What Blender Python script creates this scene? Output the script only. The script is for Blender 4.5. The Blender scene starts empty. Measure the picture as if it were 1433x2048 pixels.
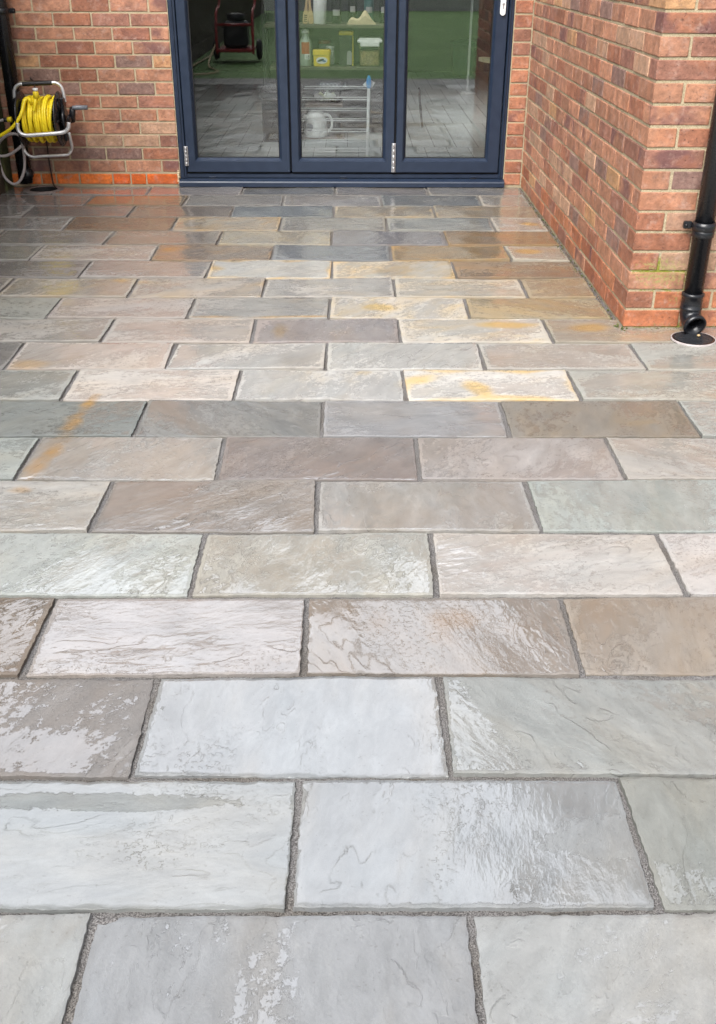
import bpy, math, random
import numpy as np
from mathutils import Vector, Matrix, noise as mn

random.seed(7); rng = np.random.default_rng(7)
scene = bpy.context.scene
C = scene.collection
R = math.radians

# ------------------------------------------------------------------ camera, sky, sun, exposure
F_PX, PIT, YAW, ROLL = 2043.4, R(28.735), R(-0.536), R(0.234)
CAM = Vector((0.01455, -6.63444, 1.29746))
cam_d = bpy.data.cameras.new('camera'); cam = bpy.data.objects.new('camera', cam_d); C.objects.link(cam)
MCAM = Matrix.Rotation(YAW, 4, 'Z') @ Matrix.Rotation(R(90) - PIT, 4, 'X') @ Matrix.Rotation(ROLL, 4, 'Z')
cam.matrix_world = Matrix.Translation(CAM) @ MCAM
cam_d.sensor_fit = 'VERTICAL'; cam_d.sensor_height = 36.0; cam_d.sensor_width = 36.0
cam_d.lens = F_PX / 2048 * 36.0
cam_d.clip_start = 0.05; cam_d.clip_end = 500
scene.camera = cam

SUN_EL, SUN_AZ = R(48), R(-152)         # azimuth from +Y, clockwise: behind the photographer, to the left
world = bpy.data.worlds.new('World'); scene.world = world; world.use_nodes = True
wt = world.node_tree; wt.nodes.clear()
def wn(t, **k):
    n = wt.nodes.new(t)
    for a, b in k.items(): setattr(n, a, b)
    return n
sky = wn('ShaderNodeTexSky', sky_type='NISHITA', sun_disc=False, sun_elevation=SUN_EL, sun_rotation=SUN_AZ,
         air_density=1.0, dust_density=4.0, ozone_density=1.0)
hsv = wn('ShaderNodeHueSaturation'); hsv.inputs['Saturation'].default_value = 0.22
wt.links.new(sky.outputs[0], hsv.inputs['Color'])
tcw = wn('ShaderNodeTexCoord'); cn = wn('ShaderNodeTexNoise'); cn.inputs['Scale'].default_value = 2.6; cn.inputs['Detail'].default_value = 6
mp = wn('ShaderNodeMapping'); mp.inputs['Scale'].default_value = (1, 1, 2.2)
wt.links.new(tcw.outputs['Generated'], mp.inputs[0]); wt.links.new(mp.outputs[0], cn.inputs['Vector'])
mr = wn('ShaderNodeMapRange'); mr.inputs['From Min'].default_value = .35; mr.inputs['From Max'].default_value = .68
mr.inputs['To Min'].default_value = .72; mr.inputs['To Max'].default_value = 1.35
wt.links.new(cn.outputs['Fac'], mr.inputs['Value'])
mx = wn('ShaderNodeMix', data_type='RGBA', blend_type='MULTIPLY'); mx.inputs['Factor'].default_value = 1
wt.links.new(hsv.outputs[0], mx.inputs['A']); wt.links.new(mr.outputs[0], mx.inputs['B'])
# sky brightened ahead over the roof, to put sheen on the wet stone
dt = wn('ShaderNodeVectorMath', operation='DOT_PRODUCT'); dt.inputs[1].default_value = (-.05, .745, .665)
nv_ = wn('ShaderNodeVectorMath', operation='NORMALIZE'); wt.links.new(tcw.outputs['Generated'], nv_.inputs[0]); wt.links.new(nv_.outputs[0], dt.inputs[0])
br_ = wn('ShaderNodeMapRange', interpolation_type='SMOOTHSTEP'); br_.inputs[1].default_value = .84; br_.inputs[2].default_value = .985; br_.inputs[3].default_value = 1.0; br_.inputs[4].default_value = 7.0
wt.links.new(dt.outputs['Value'], br_.inputs[0])
mx2 = wn('ShaderNodeMix', data_type='RGBA', blend_type='MULTIPLY'); mx2.inputs['Factor'].default_value = 1
wt.links.new(mx.outputs['Result'], mx2.inputs['A']); wt.links.new(br_.outputs[0], mx2.inputs['B']); mx = mx2
bgn = wn('ShaderNodeBackground'); bgn.inputs['Strength'].default_value = 0.15
wo = wn('ShaderNodeOutputWorld'); wt.links.new(mx.outputs['Result'], bgn.inputs['Color']); wt.links.new(bgn.outputs[0], wo.inputs[0])

sun_d = bpy.data.lights.new('sun', 'SUN'); sun_d.energy = 2.4; sun_d.angle = R(40); sun_d.color = (1, .98, .95)
sun = bpy.data.objects.new('sun', sun_d); C.objects.link(sun)
sdir = Vector((math.sin(SUN_AZ) * math.cos(SUN_EL), math.cos(SUN_AZ) * math.cos(SUN_EL), math.sin(SUN_EL)))
sun.rotation_euler = sdir.to_track_quat('Z', 'Y').to_euler()
scene.view_settings.view_transform = 'Standard'; scene.view_settings.look = 'None'
scene.view_settings.exposure = 0.78; scene.view_settings.gamma = 1.0
scene.render.engine = 'CYCLES'
scene.cycles.use_denoising = True; scene.cycles.denoiser = 'OPENIMAGEDENOISE'; scene.cycles.denoising_prefilter = 'FAST'; scene.cycles.use_adaptive_sampling = False
scene.cycles.max_bounces = 10; scene.cycles.transparent_max_bounces = 16

# ------------------------------------------------------------------ helpers
def lin(c):
    c = c / 255.0
    return c / 12.92 if c <= .04045 else ((c + .055) / 1.055) ** 2.4
def S(r, g, b, k=1.0): return (lin(r) * k, lin(g) * k, lin(b) * k, 1)
def ray(px, py):
    v = Vector(((px - 716.8) / F_PX, (1024 - py) / F_PX, -1.0))
    return MCAM.to_3x3() @ v
def at(px, py, Y):                     # point seen at a full-size pixel, on the plane Y
    d = ray(px, py); t = (Y - CAM.y) / d.y
    return CAM + d * t
def ground(px, py, z=0.0):
    d = ray(px, py); t = (z - CAM.z) / d.z
    return CAM + d * t
def sstep(a, b, x):
    t = np.clip((x - a) / (b - a), 0, 1); return t * t * (3 - 2 * t)

class MB:                               # a mesh builder: verts, faces, material index per face
    def __init__(s): s.v = []; s.f = []; s.m = []; s.sm = []
    def add(s, vs, fs, mi=0, smooth=False):
        o = len(s.v); s.v += [tuple(x) for x in vs]
        s.f += [tuple(i + o for i in f) for f in fs]; s.m += [mi] * len(fs); s.sm += [smooth] * len(fs)
        return o
    def box(s, a, b, bev=0.0, mi=0, M=None, jit=0.0):
        (x0, y0, z0), (x1, y1, z1) = a, b
        lo = (min(x0, x1), min(y0, y1), min(z0, z1)); hi = (max(x0, x1), max(y0, y1), max(z0, z1))
        bev = min(bev, .45 * min(h - l for l, h in zip(lo, hi)))
        if bev <= 0:
            vs = [Vector((hi[0] if i & 1 else lo[0], hi[1] if i & 2 else lo[1], hi[2] if i & 4 else lo[2])) for i in range(8)]
            fs = [(0, 2, 3, 1), (4, 5, 7, 6), (0, 1, 5, 4), (2, 6, 7, 3), (0, 4, 6, 2), (1, 3, 7, 5)]
        else:
            vs = []
            for i in range(8):
                c = [hi[k] if i >> k & 1 else lo[k] for k in range(3)]
                sg = [-1 if i >> k & 1 else 1 for k in range(3)]
                for k in range(3):      # vertex lying on the face normal to axis k
                    p = [c[j] if j == k else c[j] + sg[j] * bev for j in range(3)]
                    if jit: p = [q + random.uniform(-jit, jit) for q in p]
                    vs.append(Vector(p))
            fs = []
            I = lambda i, k: i * 3 + k
            for k in range(3):
                a1, a2 = (k + 1) % 3, (k + 2) % 3
                for sd in (0, 1):
                    q = [I((sd << k) | (u << a1) | (w << a2), k) for u, w in ((0, 0), (1, 0), (1, 1), (0, 1))]
                    fs.append(tuple(q) if sd else tuple(reversed(q)))
            for k in range(3):          # edges along axis k
                a1, a2 = (k + 1) % 3, (k + 2) % 3
                for u in (0, 1):
                    for w in (0, 1):
                        i0 = (u << a1) | (w << a2); i1 = i0 | (1 << k)
                        q = (I(i0, a1), I(i1, a1), I(i1, a2), I(i0, a2))
                        fs.append(q if (u + w) % 2 else tuple(reversed(q)))
            for i in range(8):
                q = (I(i, 0), I(i, 1), I(i, 2)); fs.append(q if bin(i).count('1') % 2 else tuple(reversed(q)))
        if M is not None: vs = [M @ v for v in vs]
        return s.add(vs, fs, mi)
    def tube(s, pts, r, n=10, mi=0, cap=True, closed=False):
        pts = [Vector(p) for p in pts]; k = len(pts); rs = r if isinstance(r, (list, tuple)) else [r] * k
        vs = []; t0 = None; nrm = None
        for i, p in enumerate(pts):
            a = pts[(i - 1) % k] if (closed or i > 0) else p
            b = pts[(i + 1) % k] if (closed or i < k - 1) else p
            t = (b - a).normalized()
            if nrm is None:
                nrm = t.orthogonal().normalized()
            else:
                nrm = (nrm - t * nrm.dot(t)).normalized()
            bi = t.cross(nrm)
            for j in range(n):
                an = 2 * math.pi * j / n
                vs.append(p + (nrm * math.cos(an) + bi * math.sin(an)) * rs[i])
        fs = []
        for i in range(k if closed else k - 1):
            for j in range(n):
                a, b = i * n + j, i * n + (j + 1) % n; c, d = ((i + 1) % k) * n + (j + 1) % n, ((i + 1) % k) * n + j
                fs.append((a, b, c, d))
        s.add(vs, fs, mi, True)
        if cap and not closed:
            o = len(s.v) - n * k
            s.f += [tuple(o + j for j in reversed(range(n))), tuple(o + (k - 1) * n + j for j in range(n))]; s.m += [mi] * 2; s.sm += [False] * 2
    def lathe(s, prof, M=None, n=28, mi=0, smooth=True, caps=True):   # prof: (r, z)
        M = M or Matrix.Identity(4); vs = []
        for r, z in prof:
            for j in range(n):
                an = 2 * math.pi * j / n; vs.append(M @ Vector((r * math.cos(an), r * math.sin(an), z)))
        fs = []
        for i in range(len(prof) - 1):
            for j in range(n): fs.append((i * n + j, i * n + (j + 1) % n, (i + 1) * n + (j + 1) % n, (i + 1) * n + j))
        o = s.add(vs, fs, mi, smooth)
        if caps:
            if prof[0][0] > 1e-4: s.f.append(tuple(o + j for j in reversed(range(n)))); s.m.append(mi); s.sm.append(False)
            if prof[-1][0] > 1e-4: s.f.append(tuple(o + (len(prof) - 1) * n + j for j in range(n))); s.m.append(mi); s.sm.append(False)
    def prism(s, poly, y0, y1, mi=0):   # poly in (x, z), extruded along y
        n = len(poly)
        vs = [(x, y0, z) for x, z in poly] + [(x, y1, z) for x, z in poly]
        fs = [tuple(range(n)), tuple(reversed(range(n, 2 * n)))] + [(i, i + n, (i + 1) % n + n, (i + 1) % n) for i in range(n)]
        s.add(vs, fs, mi)
    def build(s, name, mats, parent=None, loc=None):
        me = bpy.data.meshes.new(name); me.from_pydata(s.v, [], s.f)
        for m in (mats if isinstance(mats, (list, tuple)) else [mats]): me.materials.append(m)
        me.polygons.foreach_set('material_index', s.m); me.polygons.foreach_set('use_smooth', s.sm); me.update()
        o = bpy.data.objects.new(name, me); C.objects.link(o)
        if parent is not None:
            o.parent = parent; o.matrix_parent_inverse = Matrix.Translation(-parent.location) if parent.type == 'EMPTY' else Matrix.Identity(4)
        return o
def attr(o, name, typ, data, dom='POINT'):
    a = o.data.attributes.new(name, typ, dom)
    a.data.foreach_set({'FLOAT': 'value', 'FLOAT_VECTOR': 'vector', 'FLOAT_COLOR': 'color'}[typ], np.asarray(data, np.float32).ravel())
def tag(o, label, cat, group=None):
    o['label'] = label; o['category'] = cat
    if group: o['group'] = group
    return o
def thing(name, loc, label, cat, group=None):
    o = bpy.data.objects.new(name, None); C.objects.link(o); o.location = loc; o.empty_display_size = .1
    return tag(o, label, cat, group)
def structure(o): o['kind'] = 'structure'; return o
def smooth_path(pts, n=8, closed=False):
    pts = [Vector(p) for p in pts]; out = []; k = len(pts)
    for i in range(k if closed else k - 1):
        g = lambda j: pts[j % k] if closed else pts[max(0, min(k - 1, j))]
        p0, p1, p2, p3 = g(i - 1), g(i), g(i + 1), g(i + 2)
        for q in range(n):
            t = q / n
            out.append(.5 * (2 * p1 + (p2 - p0) * t + (2 * p0 - 5 * p1 + 4 * p2 - p3) * t * t + (3 * p1 - p0 - 3 * p2 + p3) * t ** 3))
    if not closed: out.append(pts[-1])
    return out

# ------------------------------------------------------------------ materials
class NT:
    def __init__(s, name):
        s.m = bpy.data.materials.new(name); s.m.use_nodes = True; s.t = s.m.node_tree; s.t.nodes.clear()
        s.out = s.t.nodes.new('ShaderNodeOutputMaterial')
    def n(s, t, ins=None, **k):
        nd = s.t.nodes.new(t)
        for a, b in k.items(): setattr(nd, a, b)
        for a, b in (ins or {}).items(): s.put(nd, a, b)
        return nd
    def put(s, nd, a, b):
        if isinstance(b, bpy.types.NodeSocket): s.t.links.new(b, nd.inputs[a])
        else: nd.inputs[a].default_value = b
    def math(s, op, a, b=None, c=None, clamp=False):
        nd = s.n('ShaderNodeMath', operation=op, use_clamp=clamp); s.put(nd, 0, a)
        if b is not None: s.put(nd, 1, b)
        if c is not None: s.put(nd, 2, c)
        return nd.outputs[0]
    def vmath(s, op, a, b):
        nd = s.n('ShaderNodeVectorMath', operation=op); s.put(nd, 0, a)
        if op == 'SCALE': s.put(nd, 'Scale', b)
        else: s.put(nd, 1, b)
        return nd.outputs[0]
    def noise(s, vec, sc, det=3, rough=.5, dist=0.0, col=False):
        nd = s.n('ShaderNodeTexNoise', {'Scale': sc, 'Detail': det, 'Roughness': rough, 'Distortion': dist}); s.put(nd, 'Vector', vec)
        return nd.outputs['Color' if col else 'Fac']
    def ss(s, x, a, b, lo=0.0, hi=1.0):
        nd = s.n('ShaderNodeMapRange', interpolation_type='SMOOTHSTEP'); s.put(nd, 0, x); s.put(nd, 1, a); s.put(nd, 2, b); s.put(nd, 3, lo); s.put(nd, 4, hi)
        return nd.outputs[0]
    def mr(s, x, a, b, lo, hi):
        nd = s.n('ShaderNodeMapRange'); s.put(nd, 0, x); s.put(nd, 1, a); s.put(nd, 2, b); s.put(nd, 3, lo); s.put(nd, 4, hi); return nd.outputs[0]
    def mix(s, f, a, b, mode='MIX'):
        nd = s.n('ShaderNodeMix', data_type='RGBA', blend_type=mode); s.put(nd, 0, f); s.put(nd, 'A', a); s.put(nd, 'B', b); return nd.outputs['Result']
    def fmix(s, f, a, b):
        nd = s.n('ShaderNodeMix', data_type='FLOAT'); s.put(nd, 0, f); s.put(nd, 2, a); s.put(nd, 3, b); return nd.outputs[0]
    def attr(s, name, o='Fac'):
        return s.n('ShaderNodeAttribute', attribute_name=name).outputs[o]
    def bump(s, h, dist=1.0, strength=1.0, normal=None):
        nd = s.n('ShaderNodeBump', {'Strength': strength, 'Distance': dist, 'Height': h})
        if normal is not None: s.put(nd, 'Normal', normal)
        return nd.outputs[0]
    def bsdf(s, **k):
        nd = s.n('ShaderNodeBsdfPrincipled')
        for a, b in k.items(): s.put(nd, a.replace('_', ' '), b)
        s.t.links.new(nd.outputs[0], s.out.inputs[0]); return nd
def simple(name, col, rough=.5, metal=0.0, var=.12, vs=30.0, bump=0.0, bs=200.0, spec=.5):
    t = NT(name); tc = t.n('ShaderNodeTexCoord').outputs['Object']
    nz = t.noise(tc, vs, 4)
    k = t.mr(nz, .3, .7, 1 - var, 1 + var)
    c = t.mix(1.0, col, t.n('ShaderNodeCombineColor', {0: k, 1: k, 2: k}).outputs[0], 'MULTIPLY')
    r = t.mr(nz, .3, .7, max(.02, rough * .85), min(1, rough * 1.15))
    kw = dict(Base_Color=c, Roughness=r, Metallic=metal, Specular_IOR_Level=spec)
    if bump: kw['Normal'] = t.bump(t.noise(tc, bs, 3), bump)
    t.bsdf(**kw); return t.m

def mat_slab():
    t = NT('riven_sandstone'); tc = t.attr('tc', 'Vector'); loc = t.attr('loc', 'Vector')
    base = t.attr('col', 'Color'); st_c = t.attr('stcol', 'Color'); st = t.attr('stain'); wet = t.attr('wet'); rv = t.attr('rv')
    warp = t.vmath('SUBTRACT', t.noise(tc, 7, 3, col=True), (.5, .5, .5))
    tw = t.vmath('ADD', tc, t.vmath('SCALE', warp, .10))
    low = t.noise(tw, 5.0, 3, .55)
    low2 = t.noise(tw, 13.0, 4, .6)
    fine = t.noise(loc, 240, 5, .65)
    grit = t.noise(loc, 900, 2, .5)
    mid = t.noise(tw, 42, 4, .6)
    def terr(h, K, e):
        x = t.math('MULTIPLY', h, K); fr = t.math('FRACT', x)
        s_ = t.ss(fr, 0.0, e)
        T = t.math('DIVIDE', t.math('ADD', t.math('FLOOR', x), s_), K)
        edge = t.math('MULTIPLY', t.ss(fr, 0, e * .5), t.ss(fr, e * .5, e, 1, 0))
        return T, edge
    rag = t.math('ADD', t.math('MULTIPLY', t.math('SUBTRACT', mid, .5), .055), t.math('MULTIPLY', t.math('SUBTRACT', fine, .5), .022))
    low = t.math('ADD', low, rag); low2 = t.math('ADD', low2, rag)
    T1, e1 = terr(low, 9.0, .14)
    T2, e2 = terr(low2, 8.0, .20)
    pm = t.ss(t.noise(tc, 3.2, 2), .44, .60)
    pm2 = t.ss(t.noise(t.vmath('ADD', tc, (7.1, 3.3, 1.7)), 4.5, 2), .47, .62)
    brkn = t.ss(t.noise(t.vmath('ADD', tc, (2.7, 6.1, 5.5)), 11, 3, .6), .40, .56); brkn2 = t.ss(t.noise(t.vmath('ADD', tc, (8.7, 1.1, 4.5)), 16, 3, .6), .46, .62)
    M1 = t.math('MULTIPLY', t.math('MULTIPLY', pm, rv), brkn); M2 = t.math('MULTIPLY', t.math('MULTIPLY', pm2, rv), brkn2)
    drop = t.math('MULTIPLY', t.ss(t.noise(loc, 95, 2, .5), .57, .63), t.ss(t.noise(tc, 3.7, 3), .52, .64))
    h = t.math('MULTIPLY', low, .0016)
    h = t.math('ADD', h, t.math('MULTIPLY', t.math('MULTIPLY', t.math('SUBTRACT', T1, low), .024), M1))
    h = t.math('ADD', h, t.math('MULTIPLY', t.math('MULTIPLY', t.math('SUBTRACT', T2, low2), .016), M2))
    h = t.math('ADD', h, t.math('MULTIPLY', mid, .0016))
    hr = t.math('ADD', h, t.math('MULTIPLY', fine, .0010))
    # water film: fills what lies low
    brk = t.noise(t.vmath('ADD', t.vmath('SCALE', loc, .6), t.vmath('SCALE', tw, .4)), 75, 5, .72)
    wn_ = t.math('ADD', t.math('MULTIPLY', low, .40), t.math('MULTIPLY', t.noise(tc, 2.2, 2), .60))
    wn_ = t.math('ADD', wn_, t.math('MULTIPLY', t.math('SUBTRACT', brk, .5), .42))
    wn_ = t.math('ADD', wn_, t.math('MULTIPLY', t.math('ADD', t.math('MULTIPLY', e1, M1), t.math('MULTIPLY', e2, M2)), .10))
    wn_ = t.math('ADD', wn_, t.math('MULTIPLY', t.math('SUBTRACT', mid, .5), .26))
    wn_ = t.math('ADD', wn_, t.math('MULTIPLY', t.math('SUBTRACT', fine, .5), .16))
    lev = t.mr(wet, 0, 1, .22, .80)
    d = t.math('SUBTRACT', lev, wn_)
    film = t.math('MAXIMUM', t.ss(d, -.012, .02), t.math('MULTIPLY', drop, .8))
    rim = t.math('MULTIPLY', t.ss(d, -.012, .012), .0002)      # the meniscus at the film's edge
    hw = t.math('ADD', t.math('MULTIPLY', t.noise(tc, 9, 2), .0012), t.math('MULTIPLY', mid, .00025))
    hw = t.math('ADD', hw, t.math('MULTIPLY', h, .5))
    H = t.math('ADD', t.fmix(t.math('MULTIPLY', film, .9), hr, hw), t.math('ADD', rim, t.math('MULTIPLY', drop, .0006)))
    nrm = t.bump(H, 1.0, 1.0)
    # colour
    k = t.mr(low2, .3, .7, .90, 1.08)
    k = t.math('MULTIPLY', k, t.mr(t.noise(tw, 26, 5, .7), .3, .7, .92, 1.08))
    k = t.math('MULTIPLY', k, t.mr(grit, .3, .7, .93, 1.07))
    col = t.mix(1.0, base, t.n('ShaderNodeCombineColor', {0: k, 1: k, 2: k}).outputs[0], 'MULTIPLY')
    warmv = t.ss(t.noise(t.vmath('ADD', tw, (3.3, 9.1, 4.2)), 4.0, 4, .6), .42, .68)
    col = t.mix(t.math('MULTIPLY', warmv, .30), col, t.mix(1.0, col, (1.16, 1.0, .80, 1), 'MULTIPLY'))
    coolv = t.ss(t.noise(t.vmath('ADD', tw, (13.3, 2.1, 8.2)), 4.0, 4, .6), .45, .7)
    col = t.mix(t.math('MULTIPLY', coolv, .32), col, t.mix(1.0, col, (.90, 1.0, 1.06, 1), 'MULTIPLY'))
    sm = t.math('ADD', st, t.math('MULTIPLY', t.math('SUBTRACT', t.noise(tw, 9, 5, .6), .5), .8))
    sm = t.math('MULTIPLY', t.ss(sm, .26, .80), t.mr(mid, .3, .7, .75, 1.0))
    col = t.mix(sm, col, st_c)
    ed = t.math('MAXIMUM', t.math('MULTIPLY', e1, M1), t.math('MULTIPLY', e2, M2))
    col = t.mix(t.math('MULTIPLY', ed, .03), col, t.mix(1.0, col, (.55, .50, .42, 1), 'MULTIPLY'))
    speck = t.ss(t.noise(loc, 130, 1), .70, .76)
    col = t.mix(t.math('MULTIPLY', speck, .35), col, t.mix(1.0, col, (.5, .46, .42, 1), 'MULTIPLY'))
    col = t.mix(t.math('MULTIPLY', film, .22), col, t.mix(1.0, col, (.62, .62, .62, 1), 'MULTIPLY'))
    rough = t.fmix(film, t.mr(fine, .3, .7, .38, .56), .06)
    led = t.math('MULTIPLY', ed, t.ss(t.noise(loc, 30, 3), .42, .58)); rough = t.fmix(led, rough, .10)
    b = t.bsdf(Base_Color=col, Roughness=rough, Normal=nrm, Specular_IOR_Level=t.fmix(film, .22, .42), IOR=1.45)
    t.put(b, 'Coat Weight', t.math('MAXIMUM', t.math('MULTIPLY', film, .9), t.math('MULTIPLY', led, .8))); t.put(b, 'Coat Roughness', .03); t.put(b, 'Coat IOR', 1.4); t.put(b, 'Coat Normal', nrm)
    return t.m

def mat_joint():
    t = NT('grey_joint_mortar'); p = t.n('ShaderNodeTexCoord').outputs['Object']
    g = t.noise(p, 420, 3, .7); g2 = t.noise(p, 5, 4)
    c = t.mix(t.ss(g, .38, .64), (.055, .050, .048, 1), (.30, .287, .28, 1))
    c = t.mix(t.ss(g2, .4, .7), c, t.mix(1, c, (.75, .70, .62, 1), 'MULTIPLY'))
    nrm = t.bump(t.math('ADD', t.math('MULTIPLY', g, .004), t.math('MULTIPLY', t.noise(p, 60, 3), .004)), 1.0)
    t.bsdf(Base_Color=c, Roughness=.55, Normal=nrm); return t.m

WING_X, WING_Y = 1.0934, -2.7533
def moss_field(t, p):                   # where the splash from the downpipe keeps the wall green
    out = None
    for c, sc, k in (((WING_X + .12, WING_Y, .215), (1 / .21, 1 / .03, 1 / .11), 1.0), ((WING_X + .20, WING_Y, .12), (1 / .07, 1 / .03, 1 / .08), .8), ((WING_X + .46, WING_Y, .13), (1 / .04, 1 / .03, 1 / .09), .95), ((WING_X + .3, WING_Y, .0), (1 / .6, 1 / .03, 1 / .035), .8)):
        v = t.vmath('MULTIPLY', t.vmath('SUBTRACT', p, c), sc); ln = t.n('ShaderNodeVectorMath', {0: v}, operation='LENGTH').outputs['Value']
        f = t.math('MULTIPLY', t.ss(ln, .15, 1.25, 1, 0), k); out = f if out is None else t.math('MAXIMUM', out, f)
    return out
def mat_brick(wet=.0):
    t = NT('multi_red_brick'); p = t.n('ShaderNodeTexCoord').outputs['Object']
    rnd = t.attr('brnd', 'Vector'); base = t.attr('bcol', 'Color'); pq = t.vmath('ADD', p, rnd)
    n1 = t.noise(pq, 16, 4, .6); n2 = t.noise(pq, 60, 5, .65); n3 = t.noise(pq, 320, 3, .6); n0 = t.noise(pq, 7, 3)
    k = t.math('MULTIPLY', t.mr(n1, .3, .7, .70, 1.22), t.mr(n2, .3, .7, .76, 1.20))
    k = t.math('MULTIPLY', k, t.mr(n3, .3, .7, .90, 1.1))
    c = t.mix(1, base, t.n('ShaderNodeCombineColor', {0: k, 1: k, 2: k}).outputs[0], 'MULTIPLY')
    # flashing: purple-grey or orange blotches, pale dust
    fl = t.ss(n0, .48, .66); c = t.mix(t.math('MULTIPLY', fl, t.attr('bfl')), c, (.135, .062, .062, 1))
    og = t.ss(t.noise(t.vmath('ADD', pq, (5, 2, 9)), 9, 3), .55, .70); c = t.mix(t.math('MULTIPLY', og, .4), c, (.36, .14, .07, 1))
    du = t.ss(t.noise(t.vmath('ADD', pq, (1, 8, 3)), 24, 6, .75), .50, .74); c = t.mix(t.math('MULTIPLY', du, .60), c, (.44, .30, .25, 1))
    pit = t.ss(t.noise(pq, 110, 2), .66, .72); c = t.mix(t.math('MULTIPLY', pit, .55), c, (.09, .04, .032, 1))
    ms = moss_field(t, p); mm = t.ss(t.math('ADD', ms, t.math('MULTIPLY', t.math('SUBTRACT', t.noise(p, 85, 6, .78), .5), 3.2)), .80, 1.12)
    mossy = t.mix(t.noise(p, 180, 2), (.16, .16, .03, 1), (.42, .38, .16, 1)); c = t.mix(t.math('MULTIPLY', mm, .75), c, mossy)
    h = t.math('ADD', t.math('MULTIPLY', n2, .0036), t.math('MULTIPLY', n3, .0011)); h = t.math('SUBTRACT', h, t.math('MULTIPLY', pit, .0012))
    h = t.math('ADD', h, t.math('MULTIPLY', n1, .002))
    t.bsdf(Base_Color=c, Roughness=t.mr(n2, .3, .7, .55, .8), Normal=t.bump(h, 1.0), Specular_IOR_Level=.35); return t.m
def mat_mortar():
    t = NT('buff_wall_mortar'); p = t.n('ShaderNodeTexCoord').outputs['Object']
    g = t.noise(p, 250, 4, .7); g2 = t.noise(p, 9, 4, .6); ms = moss_field(t, p)
    c = t.mix(t.ss(g, .3, .7), (.30, .24, .15, 1), (.50, .42, .285, 1))
    c = t.mix(t.math('MULTIPLY', t.ss(g2, .45, .7), .5), c, (.30, .26, .19, 1))
    mm = t.ss(t.math('ADD', ms, t.math('MULTIPLY', t.math('SUBTRACT', t.noise(p, 70, 6, .78), .5), 2.4)), .55, .9)
    c = t.mix(mm, c, (.20, .21, .035, 1))
    h = t.math('ADD', t.math('MULTIPLY', g, .0018), t.math('MULTIPLY', t.noise(p, 45, 4), .005))
    t.bsdf(Base_Color=c, Roughness=.85, Normal=t.bump(h, 1.0), Specular_IOR_Level=.2); return t.m

def mat_glass(name, refl, tint, rough=0.0):
    t = NT(name); fr = t.n('ShaderNodeFresnel', {'IOR': 1.45}).outputs[0]
    f = t.math('ADD', fr, refl, clamp=True)
    tc = t.n('ShaderNodeTexCoord').outputs['Object']
    smear = t.ss(t.noise(tc, 14, 5, .65), .5, .8, 0, .010)
    tr = t.n('ShaderNodeBsdfTransparent', {'Color': tint}); gl = t.n('ShaderNodeBsdfGlossy', {'Color': (1, 1, 1, 1), 'Roughness': rough})
    df = t.n('ShaderNodeBsdfDiffuse', {'Color': (.5, .5, .5, 1)})
    m0 = t.n('ShaderNodeMixShader', {0: smear, 1: tr.outputs[0], 2: df.outputs[0]})
    m = t.n('ShaderNodeMixShader', {0: f, 1: m0.outputs[0], 2: gl.outputs[0]})
    t.t.links.new(m.outputs[0], t.out.inputs[0]); return t.m

M = {}
M['slab'] = mat_slab(); M['joint'] = mat_joint(); M['brick'] = mat_brick(); M['mortar'] = mat_mortar()
M['pane'] = mat_glass('double_glazing', .045, (.96, .985, .975, 1))
M['clear'] = mat_glass('clear_plastic', .02, (.90, .93, .90, 1), .05)
M['frame'] = simple('anthracite_powder_coat', (.012, .022, .045, 1), .38, 0, .10, 18, .0002, 700)
M['rubber'] = simple('black_gasket', (.006, .006, .007, 1), .6)
M['pvc'] = simple('black_plastic', (.009, .010, .013, 1), .26, 0, .2, 25, .0003, 60)
M['alu'] = simple('brushed_aluminium', (.72, .72, .73, 1), .42, .7, .1, 60)
M['steel'] = simple('satin_steel', (.55, .55, .56, 1), .35, .85, .1, 40)
M['yellow'] = simple('yellow_hose', (.90, .70, .02, 1), .38, 0, .12, 40)
M['yellow_plastic'] = simple('yellow_plastic', (.75, .56, .02, 1), .35)
M['greyhose'] = simple('pale_grey_hose', (.40, .36, .35, 1), .5, 0, .12, 40)
M['greyplastic'] = simple('grey_plastic', (.13, .14, .16, 1), .4)
M['white'] = simple('white_plastic', (.70, .71, .70, 1), .4, 0, .06)
M['white_metal'] = simple('white_coated_wire', (.72, .73, .73, 1), .4, 0, .06)
M['blue'] = simple('bright_blue_plastic', (.01, .30, .72, 1), .35)
M['cream'] = simple('cream_cloth', (.60, .49, .32, 1), .9, 0, .12, 40, .002, 180)
M['paper'] = simple('white_paper', (.66, .68, .66, 1), .8, 0, .06, 30, .001, 120)
M['wood'] = simple('pale_bamboo', (.48, .34, .17, 1), .55, 0, .2, 30)
M['shelfwood'] = simple('grey_brown_shelf', (.10, .085, .065, 1), .55, 0, .2, 20)
M['dark'] = simple('dark_paint', (.012, .012, .014, 1), .5)
M['darkglass'] = simple('dark_bottle_glass', (.010, .012, .012, 1), .12)
M['label'] = simple('grey_label', (.30, .30, .30, 1), .6)
M['orange'] = simple('orange_print', (.45, .09, .03, 1), .5)
M['red'] = simple('red_paint', (.26, .016, .014, 1), .35)
M['milky'] = simple('milky_plastic', (.36, .42, .36, 1), .35)
M['beige'] = simple('beige_contents', (.42, .29, .13, 1), .7, 0, .35, 60)
M['cabinet'] = simple('black_cabinet', (.014, .014, .017, 1), .55)
M['taupe'] = simple('taupe_board', (.22, .18, .155, 1), .6)
M['fabric'] = simple('dark_fabric', (.02, .019, .024, 1), .9, 0, .3, 20, .002, 60)
M['innerwall'] = simple('inner_paint', (.055, .055, .058, 1), .8)
M['board'] = simple('ironing_cover', (.42, .44, .28, 1), .85)
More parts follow.
